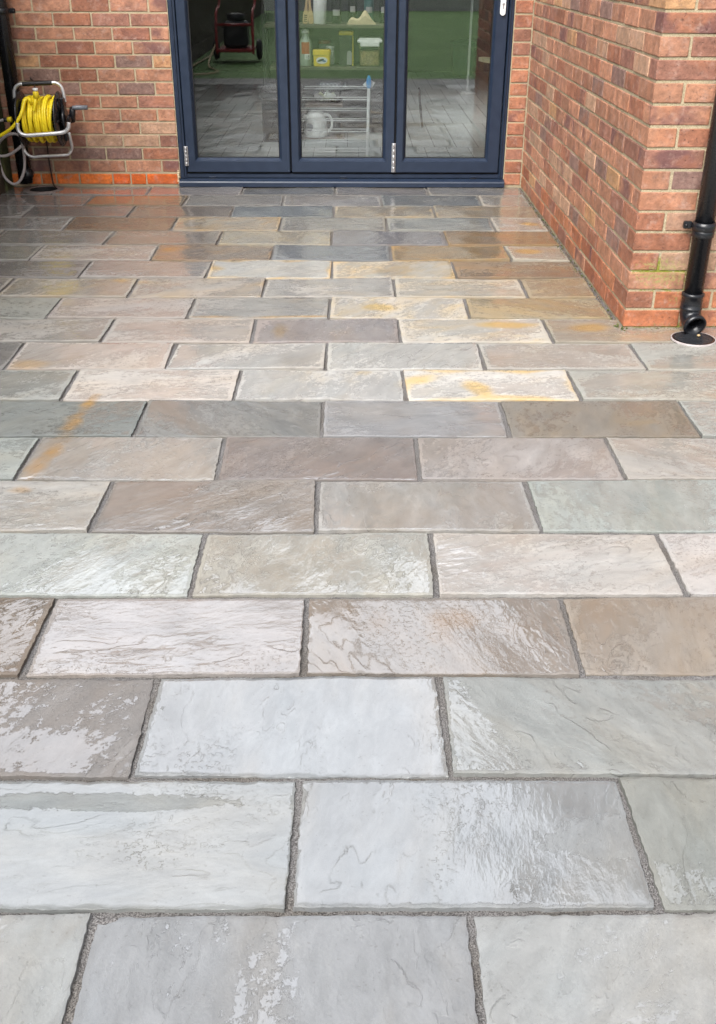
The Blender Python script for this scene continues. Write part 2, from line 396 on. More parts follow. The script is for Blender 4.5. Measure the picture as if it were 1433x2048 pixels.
M['teal'] = simple('teal_plastic', (.03, .10, .10, 1), .4)
M['fencewood'] = simple('weathered_fence_wood', (.052, .036, .020, 1), .8, 0, .5, 14, .003, 40)
M['algae'] = simple('algae_green_wood', (.055, .058, .018, 1), .85, 0, .6, 16, .003, 40)
M['concrete'] = simple('pale_concrete', (.42, .41, .38, 1), .85, 0, .15, 8, .003, 60)
M['felt'] = simple('roof_membrane', (.08, .08, .085, 1), .8)
M['void'] = simple('drain_dark', (.006, .006, .006, 1), .8)

# ------------------------------------------------------------------ patio
YS = [1823, 1555, 1352, 1193, 1064, 960, 874, 801, 739, 685, 637, 595, 556, 521, 490, 461, 435, 412, 391]
ROWY = [ground(700, y).y for y in YS] + [-.006]
ROWY = [ROWY[0] - .292 * 2, ROWY[0] - .292] + ROWY           # two more courses under the photographer
XL, XR = -2.16, 3.0
WING_X, WING_Y = 1.0934, -2.7533
# row -> pixel row for the joints, joint x, slabs (colour sRGB, options)
def o(col, st=None, n=.0, g=0, rv=.7, wet=.45, rim=0.0): return dict(col=col, st=st, n=n, g=g, rv=rv, wet=wet, rim=rim)
YEL = (204, 170, 104); OCH = (154, 126, 78); BRN = (120, 98, 72); TAN = (176, 150, 118); RUST = (178, 120, 40)
ROWS = {
 -2: (None, [-.8, -.2, .4, 1.0], [o((196, 198, 196)) for _ in range(5)]),
 -1: (1940, [160, 952], [o((207, 208, 202), TAN, .30, 80, .5, .35), o((186, 190, 194), (215, 212, 200), .22, 85, .8, .35), o((204, 206, 202), (195, 190, 172), .2, 60, .9, .35)]),
 0: (1690, [589, 1279], [o((198, 205, 202), (176, 176, 150), .15, 2, .45, .74), o((197, 203, 205), (186, 186, 172), .2, 85, .7, .78), o((194, 197, 184), (198, 202, 198), .2, 80, .7, .5)]),
 1: (1453, [290, 890], [o((184, 172, 163), (168, 148, 130), .35, 62, .9, .45), o((200, 204, 205), (180, 180, 168), .2, 82, 1.0, .72), o((202, 205, 197), (188, 180, 164), .25, -55, .9, .42)]),
 2: (1275, [79, 610, 1146], [o((152, 136, 120), (120, 98, 76), .4, 35, .9, .5), o((190, 177, 168), TAN, .25, 6, .8, .55), o((166, 153, 140), (152, 124, 94), .36, -68, .7, .62), o((174, 160, 144), (164, 140, 114), .42, 84, .7, .4)]),
 3: (1129, [396, 868, 1345], [o((178, 184, 175), (184, 172, 150), .2, 55, .7, .5), o((170, 167, 154), (190, 186, 176), .3, 84, .4, .45), o((194, 186, 176), (200, 176, 160), .3, 25, .8, .45), o((200, 190, 182), None, 0, 30, .6, .4)]),
 4: (1012, [203, 635, 1067], [o((184, 179, 168), TAN, .3, 8, .6, .45), o((146, 137, 128), (128, 114, 100), .4, 40, .9, .55), o((178, 174, 168), (134, 126, 114), .5, 84, .8, .5), o((160, 169, 161), None, 0, 86, .35, .42)]),
 5: (918, [55, 441, 836, 1232], [o((166, 174, 164)), o((168, 163, 154), (190, 182, 170), .3, 60, .7, .6), o((138, 126, 120), (116, 104, 98), .4, 50, .9, .5), o((172, 161, 154), (128, 118, 110), .42, 62, .7, .42), o((176, 169, 158), (184, 168, 146), .3, -30, .7, .4)]),
 6: (838, [282, 645, 1010, 1380], [o((124, 131, 126), (136, 140, 126), .2, 30, .8, .5), o((130, 128, 122), (150, 152, 154), .3, -45, .9, .5), o((156, 155, 156), TAN, .25, 3, .6, .55), o((128, 119, 106), (138, 118, 90), .4, 75, .5, .45), o((168, 170, 160))]),
 7: (770, [140, 476, 809, 1149], [o((146, 146, 136), OCH, .15, 30, .7, .5), o((188, 176, 162), (200, 170, 130), .2, 6, .6, .45), o((176, 173, 166), (180, 158, 116), .3, 70, .8, .5), o((196, 190, 178), YEL, .25, 10, .5, .42, .68), o((154, 152, 140), (164, 152, 130), .3, 15, .9, .45)]),
 8: (713, [28, 341, 653, 963, 1277], [o((120, 116, 110)), o((180, 166, 152), (190, 160, 124), .25, 50, .5, .45), o((172, 167, 158), (190, 170, 120), .25, 45, .6, .5), o((174, 171, 162), (160, 156, 146), .3, 60, .8, .5), o((160, 154, 142), (176, 152, 112), .25, 5, .7, .5), o((146, 146, 136), None, 0, 12, .6, .45)]),
 9: (661, [217, 508, 799, 1096], [o((148, 142, 132), None, 0, 20, .7, .5), o((164, 151, 138), TAN, .2, 5, .6, .5), o((138, 127, 124), (140, 116, 84), .3, 80, .7, .55), o((184, 178, 165), (198, 162, 90), .38, 20, .8, .5), o((146, 138, 120), (170, 134, 74), .35, 3, .7, .5)]),
 10: (617, [107, 383, 659, 935], [o((134, 134, 122), OCH, .2, -35, .7, .5), o((158, 147, 138), None, 0, 12, .6, .5), o((146, 141, 132), (170, 130, 70), .25, 2, .8, .55), o((180, 176, 168), (192, 160, 92), .44, 60, 1.0, .5), o((148, 131, 98), (160, 132, 82), .45, -25, .8, .5)]),
 11: (576, [10, 267, 529, 790, 1048], [o((146, 140, 130)), o((160, 150, 134), (186, 152, 90), .35, 50, .7, .5), o((152, 141, 128), (184, 148, 84), .35, 25, .7, .55), o((160, 155, 146), (176, 150, 104), .3, 3, 1.0, .55), o((178, 168, 148), (190, 155, 92), .38, 4, .8, .5), o((146, 128, 98), (152, 124, 80), .45, 10, .5, .55)]),
 12: (538, [171, 419, 665, 908], [o((114, 106, 99), None, 0, 3, .6, .6), o((136, 127, 118), (160, 152, 140), .3, 3, .9, .6), o((170, 168, 158), (180, 146, 84), .2, 30, .8, .6, .62), o((168, 160, 142), (186, 146, 70), .42, 50, .9, .6, .5), o((110, 90, 68), (128, 96, 58), .4, 3, .5, .6)]),
 13: (505, [74, 310, 546, 782, 1015], [o((132, 129, 120), OCH, .2, 10, .6, .6), o((148, 138, 127), (176, 150, 86), .3, 6, .9, .6), o((116, 98, 80), (134, 100, 54), .4, 30, 1.0, .65), o((100, 104, 106), (86, 86, 82), .3, 4, .8, .7), o((128, 110, 78), (142, 106, 52), .5, 5, .9, .65), o((154, 144, 122), (176, 136, 70), .3, 10, .6, .6, .2)]),
 14: (475, [-5, 219, 441, 664, 890], [o((130, 126, 118)), o((128, 123, 114), TAN, .25, 4, .6, .65), o((122, 108, 92), (140, 132, 122), .4, 6, .7, .65), o((146, 136, 114), (160, 140, 100), .4, 70, .6, .65), o((108, 104, 104), (92, 84, 80), .35, 50, .8, .7), o((118, 99, 72), (126, 94, 52), .5, 8, .7, .65)]),
 15: (448, [137, 349, 562, 774, 986], [o((134, 130, 124), None, 0, 40, .7, .65), o((98, 82, 66), (110, 88, 62), .4, 12, .5, .65), o((138, 128, 108), (160, 122, 62), .45, 25, .9, .65), o((122, 116, 102), (104, 104, 102), .4, 5, .8, .7), o((122, 123, 114), (140, 134, 116), .3, 15, 1.0, .65), o((142, 134, 120), (170, 130, 66), .3, 5, .5, .6)]),
 16: (424, [58, 263, 465, 668, 869], [o((126, 123, 118), None, 0, 30, .7, .65), o((108, 102, 96), None, 0, 5, .5, .7), o((106, 91, 74), (98, 92, 84), .4, 6, .7, .7), o((96, 102, 102), (86, 90, 86), .3, 4, .7, .7), o((134, 125, 104), (150, 122, 74), .4, 30, .8, .65), o((124, 113, 90), (138, 108, 66), .4, 4, .6, .65)]),
 17: (402, [177, 371, 567, 763, 960], [o((122, 110, 104), None, 0, 4, .6, .7), o((104, 86, 62), (110, 84, 48), .4, 3, .5, .7), o((122, 117, 108), None, 0, 6, .8, .7), o((120, 116, 112), (136, 130, 116), .3, 20, .7, .7), o((92, 95, 93), None, 0, 15, .9, .7), o((126, 120, 108), None, 0, 5, .5, .65)]),
 18: (383, [298, 485, 671, 856], [o((116, 104, 99), None, 0, 4, .6, .7), o((112, 104, 98), None, 0, 4, .5, .7), o((92, 91, 87), None, 0, 6, .7, .7), o((106, 100, 93), None, 0, 4, .6, .7), o((112, 106, 96), None, 0, 8, .6, .7)]),
}
# mineral stains with a shape of their own: (pixel, half-axes in m, angle, strength)
STAINS = [((40, 980), (.05, .04), 0, .6),
          ((55, 728), (.07, .05), 15, .95), ((735, 745), (.07, .03), 0, .6), ((290, 470), (.09, .05), 0, .7),
          ((700, 660), (.03, .02), 0, .2), ((560, 660), (.035, .11), 0, .85), ((600, 640), (.03, .02), 0, .4), ((1010, 650), (.14, .05), 0, .9), ((870, 655), (.16, .03), 0, .5), ((960, 780), (.05, .10), 20, .95), ((840, 760), (.10, .05), 30, .8), ((1000, 795), (.16, .03), 0, .8),
          ((760, 615), (.10, .06), 0, .9), ((905, 610), (.10, .03), 0, .6), ((690, 615), (.05, .05), 0, .1), ((1055, 503), (.07, .06), 0, 1.0), ((340, 500), (.06, .06), 0, .9), ((1060, 448), (.06, .04), 0, .9),
          ((1290, 845), (.10, .03), 10, .6), ((600, 633), (.20, .016), 0, .8), ((420, 632), (.16, .014), 0, .7), ((905, 1240), (.07, .06), 0, .8), ((760, 1240), (.05, .1), 0, .5),
          ((240, 560), (.05, .08), 40, .6), ((290, 565), (.1, .03), 0, .6), ((1230, 650), (.10, .05), 0, .0), ((1180, 655), (.10, .07), 0, .8), ((990, 470), (.16, .08), 0, .8), ((900, 1260), (.10, .10), 0, .5), ((690, 1870), (.02, .02), 0, 0)]
# puddled film: (pixel, half-axes, change of level)
FILMS = [((730, 1290), (.17, .12), .45), ((300, 1010), (.10, .10), .45), ((760, 1430), (.24, .13), .30), ((90, 1500), (.12, .06), .25), ((560, 1260), (.12, .12), .35), ((450, 1300), (.18, .04), .2),
         ((1200, 1680), (.07, .05), -.75), ((150, 1600), (.28, .025), -.75), ((300, 1608), (.14, .012), -.6), ((1395, 1640), (.09, .09), -.7), ((1240, 1750), (.08, .05), .25), ((900, 1010), (.20, .10), .2),
         ((740, 1015), (.08, .08), .25), ((1100, 1430), (.22, .10), -.12), ((330, 930), (.08, .08), .35), ((850, 1120), (.05, .07), .3), ((1300, 1280), (.2, .1), -.1), ((630, 1640), (.3, .12), .1)]
STW = [(ground(*p), ax, R(an), k) for p, ax, an, k in STAINS]
STREAKS = [(ground(190, 788), ground(132, 868), .042, .66), (ground(118, 895), ground(60, 950), .052, .54)]
FLW = [(ground(*p), ax, k) for p, ax, k in FILMS]
HOLE = ground(88, 379); HOLE_R = .088
ALB = .64
def soft(c, k=.64):                     # tone down a colour read off the wet stone: less saturated, the darkest ones lifted
    m = sum(c) / 3; m2 = 163 * (m / 163) ** .72
    return tuple(m2 + (v - m) * k * m2 / m for v in c)
def rim_noise(n, amp, seed):
    out = np.zeros(n)
    for f, a in ((3, .30), (9, .30), (24, .38), (55, .34)):
        ph = rng.uniform(0, 6.28, 3); x = np.linspace(0, 1, n)
        out += a * np.sin(x * f * 2.1 + ph[0]) * np.sin(x * f * 3.7 + ph[1])
    return out * amp
V = []; FCS = []; A = {k: [] for k in ('tc', 'loc', 'col', 'stcol', 'stain', 'wet', 'rv')}; nv = 0
def slab(x0, x1, y0, y1, q, fineness):
    global nv
    nx = max(6, int((x1 - x0) / fineness)); ny = max(6, int((y1 - y0) / fineness))
    eu, ev = .0018 / (x1 - x0), .0018 / (y1 - y0)          # a narrow worn arris round the edge
    u = np.concatenate([[0, eu], np.linspace(eu, 1 - eu, nx - 1)[1:-1], [1 - eu, 1]]); v = np.concatenate([[0, ev], np.linspace(ev, 1 - ev, ny - 1)[1:-1], [1 - ev, 1]])
    nx, ny = len(u) - 1, len(v) - 1
    amp = .0027
    eb, et = rim_noise(nx + 1, amp, 0), rim_noise(nx + 1, amp, 1); el, er = rim_noise(ny + 1, amp, 2), rim_noise(ny + 1, amp, 3)
    sk = rng.uniform(-.003, .003, 4)
    U, W = np.meshgrid(u, v, indexing='ij')
    X0 = x0 + el[None, :] + sk[0] * (2 * W - 1); X1 = x1 + er[None, :] + sk[1] * (2 * W - 1)
    Y0 = y0 + eb[:, None] + sk[2] * (2 * U - 1); Y1 = y1 + et[:, None] + sk[3] * (2 * U - 1)
    X = X0 + (X1 - X0) * U; Y = Y0 + (Y1 - Y0) * W
    dx = np.minimum(X - X0, X1 - X); dy = np.minimum(Y - Y0, Y1 - Y); de = np.minimum(dx, dy)
    r = rng.uniform(-100, 100, 3)
    tilt = rng.uniform(-.0028, .0028, 2)
    wav = .0016 * np.sin(X * 9 + r[0]) * np.sin(Y * 11 + r[1]) + .0007 * np.sin(X * 27 + Y * 19 + r[2])
    Z = tilt[0] * (2 * U - 1) + tilt[1] * (2 * W - 1) + wav - .0008 * (1 - sstep(0, .0017, de))
    chip = np.maximum(0, rim_noise((nx + 1), 1, 0)[:, None] + rim_noise((ny + 1), 1, 0)[None, :] - .6) * .004
    Z -= chip * (1 - sstep(0, .012, de))
    P = np.stack([X, Y, Z], -1).reshape(-1, 3)
    idx = np.arange((nx + 1) * (ny + 1)).reshape(nx + 1, ny + 1)
    fq = np.stack([idx[:-1, :-1], idx[1:, :-1], idx[1:, 1:], idx[:-1, 1:]], -1).reshape(-1, 4)
    cx = P[fq].mean(1); keep = np.hypot(cx[:, 0] - HOLE.x, cx[:, 1] - HOLE.y) > HOLE_R + .012
    keep &= ~((cx[:, 0] > WING_X + .03) & (cx[:, 1] > WING_Y + .03))
    fq = fq[keep]
    ring = np.concatenate([idx[:, 0], idx[-1, 1:], idx[-2::-1, -1], idx[0, -2:0:-1]])
    up = P[ring].copy(); low = up.copy(); low[:, 2] = -.03
    nb = len(P); nr = len(ring); ui = np.arange(nr) + nb; li = ui + nr; nx_ = np.roll(np.arange(nr), -1)
    fs = np.stack([ui, li, li[nx_], ui[nx_]], -1)
    P = np.concatenate([P, up, low]); Fq = np.concatenate([fq, fs]) + nv
    V.append(P); FCS.append(Fq); nv += len(P)
    ang = R(q['g'] + rng.uniform(-4, 4)); lx, ly = P[:, 0] - x0, P[:, 1] - y0
    gx = (lx * math.cos(ang) + ly * math.sin(ang)) * .56; gy = (-lx * math.sin(ang) + ly * math.cos(ang)) * 1.2
    A['tc'].append(np.stack([gx + r[0], gy + r[1], P[:, 2] + r[2]], -1)); A['loc'].append(P + r)
    n = len(P)
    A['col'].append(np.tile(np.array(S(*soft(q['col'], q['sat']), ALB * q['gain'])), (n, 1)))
    stc = q['st'] or tuple(c * .93 for c in q['col'])
    fld = np.full(n, q['n'])
    if q['rim']:
        dd = np.concatenate([de.reshape(-1), np.zeros(2 * len(ring))]); wv_ = .022 * np.sin(P[:, 0] * 23 + r[0]) + .018 * np.sin(P[:, 1] * 31 + r[1]); fld = np.maximum(fld, q['rim'] * (1 - sstep(.005, .075, dd + wv_)))
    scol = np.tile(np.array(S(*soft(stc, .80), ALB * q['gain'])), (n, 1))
    for c, ax, an, k in STW:
        if abs(c.x - (x0 + x1) / 2) > 1 or abs(c.y - (y0 + y1) / 2) > .6: continue
        a_, b_ = P[:, 0] - c.x, P[:, 1] - c.y
        p_ = (a_ * math.cos(an) + b_ * math.sin(an)) / ax[0]; q_ = (-a_ * math.sin(an) + b_ * math.cos(an)) / ax[1]
        e = k * np.exp(-(p_ ** 2 + q_ ** 2) * .8)
        fld = np.maximum(fld, e)
    rust = np.zeros(n)
    for pa, pb, wd, k in STREAKS:
        dx_, dy_ = pb.x - pa.x, pb.y - pa.y; tt = np.clip(((P[:, 0] - pa.x) * dx_ + (P[:, 1] - pa.y) * dy_) / (dx_ * dx_ + dy_ * dy_), 0, 1)
        dd = np.hypot(P[:, 0] - pa.x - tt * dx_, P[:, 1] - pa.y - tt * dy_); wv_ = 1 + .22 * np.sin(tt * 7 + 1) * np.sin(P[:, 0] * 41 + P[:, 1] * 23); fld = np.maximum(fld, k * (.8 + .2 * np.sin(tt * 5.5 + .6) ** 2) * np.exp(-(dd / (wd * wv_ * (.75 + .5 * tt))) ** 2)); rust = np.maximum(rust, (dd < wd * 2.2).astype(float))
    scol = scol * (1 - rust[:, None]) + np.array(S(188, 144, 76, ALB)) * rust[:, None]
    A['stcol'].append(scol); A['stain'].append(fld)
    w = np.full(n, q['wet'] + rng.uniform(-.05, .05) + q['dw'])
    for c, ax, k in FLW:
        w += k * np.exp(-(((P[:, 0] - c.x) / ax[0]) ** 2 + ((P[:, 1] - c.y) / ax[1]) ** 2))
    dall = np.concatenate([de.reshape(-1), np.zeros(2 * len(ring))]); w -= .6 * (1 - sstep(.0, .004, dall))
    A['wet'].append(np.clip(w, -.3, 1.1)); A['rv'].append(np.full(n, q['rv'] * q['rk']))
for k, (py, js, sl) in ROWS.items():
    i = k + 2; ya, yb = ROWY[i], ROWY[i + 1]
    xs = list(js) if py is None else [ground(x, py).x for x in js]
    sl = list(sl); step = .574
    while xs[0] > XL + .7: xs.insert(0, xs[0] - step); sl.insert(0, random.choice(sl))
    right = 1.074 if ya > WING_Y - .05 else XR
    if k == 9: right = XR
    while xs[-1] < right - .68: xs.append(xs[-1] + step); sl.append(random.choice(sl))
    ed = [XL] + xs + [right]
    for j in range(len(ed) - 1):
        gl = .003 if j == 0 else random.uniform(.0055, .008); gr = 0 if j == len(ed) - 2 else random.uniform(.0055, .008)
        jy = random.uniform(.0045, .007)
        # the colours above were read off the photo with its light in them; the gain takes that light back out, so all rows end near one reflectance
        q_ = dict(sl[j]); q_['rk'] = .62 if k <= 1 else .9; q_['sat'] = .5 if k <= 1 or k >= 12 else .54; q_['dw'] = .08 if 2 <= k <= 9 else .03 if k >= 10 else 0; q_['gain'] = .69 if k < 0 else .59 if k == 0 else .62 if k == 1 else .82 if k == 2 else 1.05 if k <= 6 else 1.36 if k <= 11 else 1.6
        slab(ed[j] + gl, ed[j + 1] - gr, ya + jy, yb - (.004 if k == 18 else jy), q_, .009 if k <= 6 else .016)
me = bpy.data.meshes.new('patio'); me.from_pydata(np.concatenate(V).tolist(), [], np.concatenate(FCS).tolist())
me.polygons.foreach_set('use_smooth', [True] * len(me.polygons)); me.materials.append(M['slab']); me.update()
patio = structure(bpy.data.objects.new('patio', me)); C.objects.link(patio)
for nm, ty in (('tc', 'FLOAT_VECTOR'), ('loc', 'FLOAT_VECTOR'), ('col', 'FLOAT_COLOR'), ('stcol', 'FLOAT_COLOR'), ('stain', 'FLOAT'), ('wet', 'FLOAT'), ('rv', 'FLOAT')):
    attr(patio, nm, ty, np.concatenate(A[nm]))
# bedding mortar that fills the joints
b = MB(); cs = .02; x_, y_ = -2.16, -6.3
gx = np.arange(-2.16, 3.02, cs); gy = np.arange(-6.24, .02, cs)
GX, GY = np.meshgrid(gx, gy, indexing='ij'); idx = np.arange(GX.size).reshape(GX.shape)
P = np.stack([GX, GY, -.0075 + .0015 * np.sin(GX * 31) * np.sin(GY * 37)], -1).reshape(-1, 3)
fq = np.stack([idx[:-1, :-1], idx[1:, :-1], idx[1:, 1:], idx[:-1, 1:]], -1).reshape(-1, 4)
cx = P[fq].mean(1); fq = fq[np.hypot(cx[:, 0] - HOLE.x, cx[:, 1] - HOLE.y) > HOLE_R + .012]
b.v = P.tolist(); b.f = fq.tolist(); b.m = [0] * len(fq); b.sm = [True] * len(fq)
structure(b.build('patio_joints', M['joint']))

# lawn and the end of the garden (seen in the door's glass)
t = NT('lawn_grass'); p = t.n('ShaderNodeTexCoord').outputs['Object']
g = t.noise(p, 60, 6, .8); g2 = t.noise(p, 1.2, 4)
c = t.mix(g, (.085, .165, .05, 1), (.20, .36, .12, 1)); c = t.mix(t.ss(g2, .4, .7), c, (.19, .32, .11, 1))
t.bsdf(Base_Color=c, Roughness=.8, Normal=t.bump(g, .02)); M['lawn'] = t.m
b = MB(); b.add([(-60, -60, -.02), (60, -60, -.02), (60, -6.22, -.02), (-60, -6.22, -.02)], [(0, 1, 2, 3)])
b.add([(-60, -6.22, -.05), (-2.16, -6.22, -.05), (-2.16, 60, -.05), (-60, 60, -.05)], [(0, 1, 2, 3)])
b.add([(3.0, -6.22, -.05), (60, -6.22, -.05), (60, 60, -.05), (3.0, 60, -.05)], [(0, 1, 2, 3)])
structure(b.build('lawn', M['lawn']))

# ------------------------------------------------------------------ house
house = thing('brick_house', (0, 0, 0), 'red brick single-storey house with a dark blue glazed folding door and a projecting wing', 'house')
BCOL = [((168, 98, 80), 30), ((178, 104, 84), 26), ((158, 84, 66), 16), ((176, 118, 100), 14), ((134, 88, 86), 11), ((150, 84, 74), 14), ((184, 118, 84), 6)]
bc_pool = [c for c, w in BCOL for _ in range(w)]
H_WALL = 2.64
ORG = [(208, 92, 40), (214, 104, 48), (196, 84, 40)]
class Bricks(MB):
    def __init__(s): super().__init__(); s.bc = []; s.br = []; s.bf = []; s.lo = []
    def brick(s, a, b_, col=None, bev=.0028):
        n0 = len(s.v); s.box(a, b_, bev, 0, None, .0009); n = len(s.v) - n0
        q = col or random.choice(bc_pool); k = random.uniform(.86, 1.12)
        g_ = sum(q) / 3; q = q if col in ORG else tuple(g_ + (v - g_) * .76 for v in q); c = S(*q, k * 1.08); c = (c[0], c[1] * 1.19, c[2] * 1.0, 1); r = [random.uniform(-50, 50) for _ in range(3)]
        s.bc += [c] * n; s.br += [r] * n; s.bf += [random.choice([0, .1, .2, .35, .8])] * n
    def fill(s):
        n = len(s.v) - len(s.bc); s.bc += [(.3, .3, .3, 1)] * n; s.br += [(0, 0, 0)] * n; s.bf += [0] * n
def finish(o, bw):
    attr(o, 'bcol', 'FLOAT_COLOR', bw.bc); attr(o, 'brnd', 'FLOAT_VECTOR', bw.br); attr(o, 'bfl', 'FLOAT', bw.bf)
    ms = []
    for x, y, z in bw.v:
        m = 0.0
        if y < WING_Y + .03:                               # splash-back algae beside the downpipe
            m = .95 * math.exp(-(((x - 1.22) / .10) ** 2 + ((z - .20) / .075) ** 2)) + .75 * math.exp(-(((x - 1.50) / .05) ** 2 + ((z - .13) / .06) ** 2))
            m = max(m, .30 * math.exp(-(z / .02) ** 2))
        ms.append(m)
    attr(o, 'moss', 'FLOAT', ms)
def jit(v=.0012): return random.uniform(-v, v)
CO, LN, HD, BH, G = .075, .225, .1025, .065, .010
NC = int(H_WALL / CO)
DX0, DX1, DTOP = at(363, 372, 0).x, at(1006, 372, 0).x, 2.16
# rear wall: left of the door, right strip, above the door
w = Bricks()
def run_x(x0, x1, z, y, off, col=None, flip=False):
    """bricks from x1 leftwards, the first one cut to off"""
    x = x1; first = True
    while x > x0 + .02:
        L = off if first else LN - G
        a = max(x0, x - L)
        q = random.choice(col) if col else None
        dy = jit(.0016)
        w.brick((a, y + dy, z + jit()), (x, y + .1, z + BH + jit()), q)
        x = a - G; first = False
z0 = .012
for i in range(NC):
    z = z0 + i * CO
    lft_end = DX0 - .004
    if z > DTOP: 
        run_x(-2.9, WING_X - .004, z, 0, LN - G if i % 2 else HD)
    else:
        if i == 0:
            x = lft_end
            for L in (.205, .088, .104, .20, .135, .085, .2, .215, .215, .215, .1):
                w.brick((x - L, jit(), z), (x, .1, z + BH - .004), random.choice(ORG)); x -= L + .009
        else: run_x(-2.9, lft_end, z, 0, LN - G if i % 2 == 0 else HD)
        w.brick((DX1 + .005, jit(.002), z + jit()), (WING_X - .006, .1, z + BH), random.choice([(160, 84, 64), (170, 92, 70), (156, 88, 74)]))
w.fill()
for a, b_ in (((-2.95, .0042, -.05), (DX0, .28, H_WALL)), ((DX1, .0042, -.05), (WING_X + .2, .28, H_WALL)), ((DX0, .0055, DTOP), (DX1, .28, H_WALL))):
    w.box(a, b_, 0, 1)
w.fill()
ow = w.build('wall', [M['brick'], M['mortar']], house); finish(ow, w); ow['label'] = 'red brick rear wall with an orange bottom course'
# the wing: side wall facing the patio and front wall, bonded at the corner
w = Bricks(); RED = [(172, 84, 56), (162, 80, 58), (176, 92, 64)]
for i in range(NC):
    z = .004 + i * CO; cr = RED if i < 2 else None
    pick = lambda: random.choice(cr) if (cr and random.random() < .75) else None
    if i % 2 == 0:      # stretcher to the front
        w.brick((WING_X + jit(), WING_Y + jit(), z), (WING_X + .215, WING_Y + HD, z + BH), pick()); xs, ys = WING_X + LN, WING_Y + HD + G
    else:
        w.brick((WING_X + jit(), WING_Y + jit(), z), (WING_X + HD, WING_Y + .215, z + BH), pick()); xs, ys = WING_X + HD + G, WING_Y + LN
    x = xs
    while x < 3.0:
        w.brick((x, WING_Y + jit(.0016), z + jit()), (x + .215, WING_Y + .1, z + BH + jit()), pick()); x += LN
    y = ys
    while y < -.03:
        e = min(y + .215, -.003)
        w.brick((WING_X + jit(.0016), y, z + jit()), (WING_X + .1, e, z + BH + jit()), pick()); y += LN
w.fill()
w.box((WING_X + .0042, WING_Y + .0042, -.05), (3.05, -.001, H_WALL), 0, 1)
w.v = w.v
w.fill(); ow = w.build('projecting_wall', [M['brick'], M['mortar']], house); finish(ow, w); ow['label'] = 'red brick projecting wing with green algae low on its corner'
# roof
b = MB();  b.box((-3.0, -.14, H_WALL + .032), (WING_X - .12, -.10, H_WALL + .20), .004, 0)
b.box((WING_X - .12, WING_Y - .12, H_WALL + .002), (3.1, -.15, H_WALL + .20), .004, 0)
for a, c in (((-3.0, -.09), (-1.3, 6.8)), ((1.3, WING_Y - .11), (3.1, 6.8)), ((-1.299, -.09), (1.299, .32)), ((-1.299, 1.7), (1.299, 6.8)), ((WING_X - .11, WING_Y - .11), (1.299, -.091))):
    b.box((a[0], a[1], H_WALL + .001), (c[0], c[1], H_WALL + .19))            # flat roof; unseen opening added to let daylight into the room
b.build('roof', M['felt'], house)
# the room behind the glass
FZ = .045
t = NT('pale_floor_planks'); p = t.n('ShaderNodeTexCoord').outputs['Object']
br = t.n('ShaderNodeTexBrick', {'Scale': 1.0, 'Mortar Size': .0025, 'Brick Width': .16, 'Row Height': 1.2, 'Color1': (.52, .55, .54, 1), 'Color2': (.60, .62, .61, 1), 'Mortar': (.10, .10, .10, 1)}); t.put(br, 'Vector', p)
st_ = t.noise(t.vmath('MULTIPLY', p, (40, 3, 1)), 1, 4); k = t.mr(st_, .3, .7, .92, 1.05)
t.bsdf(Base_Color=t.mix(1, br.outputs[0], t.n('ShaderNodeCombineColor', {0: k, 1: k, 2: k}).outputs[0], 'MULTIPLY'), Roughness=.4); M['plank'] = t.m
b = MB(); b.box((-2.4, .085, -.05), (2.4, 6.6, FZ), 0); structure(b.build('indoor_floor', M['plank']))
b = MB(); b.box((-2.45, .29, FZ), (-2.35, 6.6, 2.5)); b.box((2.35, .29, FZ), (2.45, 6.6, 2.5)); b.box((-2.45, 6.6, FZ), (2.45, 6.7, 2.5))
for a, c in (((-2.45, .29), (-1.3, 6.7)), ((1.3, .29), (2.45, 6.7)), ((-1.299, .29), (1.299, .32)), ((-1.299, 1.7), (1.299, 6.7))): b.box((a[0], a[1], 2.5), (c[0], c[1], H_WALL - .002))  # ceiling gap left below the added roof opening, to brighten the room
b.build('inner_wall', M['innerwall'], house)

# ---- bifold door
zp = lambda py, y=0.0: at(686, py, y).z
door = MB(); door.box((DX0, -.004, -.01), (DX1, .001, -.005)); 
bif = bpy.data.objects.new('bifold_door', None); C.objects.link(bif); bif.parent = house; bif.location = ((DX0 + DX1) / 2, 0, 0)
bif['label'] = 'dark blue-grey three-leaf folding glass door'
def dpart(b, name, mat, label=None):
    o_ = b.build(name, mat); o_.parent = bif; o_.matrix_parent_inverse = Matrix.Translation(-bif.location)
    if label: o_['label'] = label
    return o_
z_c0, z_c1 = .004, zp(362, -.035)
b = MB(); prof = [(-.040, z_c0), (-.040, z_c1 - .012), (-.034, z_c1 - .004), (.0, z_c1 + .006), (.08, z_c1 + .006), (.08, z_c0)]
n = len(prof); b.add([(DX0 - .004, y, z) for y, z in prof] + [(DX1 + .004, y, z) for y, z in prof],
      [tuple(range(n)), tuple(reversed(range(n, 2 * n)))] + [(i, (i + 1) % n, (i + 1) % n + n, i + n) for i in range(n)])
dpart(b, 'sill', M['frame'])
z_f1 = zp(347)
fx0 = DX0 + .001; fx1 = DX1 - .001; FW = at(374, 350, 0).x - fx0
lx0, lx1 = at(375.5, 345, 0).x, at(997, 345, 0).x
b = MB(); b.box((fx0, .012, z_c1 + .008), (fx1, .08, z_f1 - .006), .003)
b.box((fx0, .002, z_c1 + .007), (lx0 - .004, .08, DTOP), .003); b.box((lx1 + .004, .002, z_c1 + .007), (fx1, .08, DTOP), .003)
b.box((fx0 + .018, -.006, z_c1 + .007), (fx0 + .026, .004, DTOP), .002); b.box((fx1 - .026, -.006, z_c1 + .007), (fx1 - .018, .004, DTOP), .002)
b.box((lx0, .002, 2.08), (lx1, .08, DTOP - .001), .003)
dpart(b, 'door_frame', M['frame'])
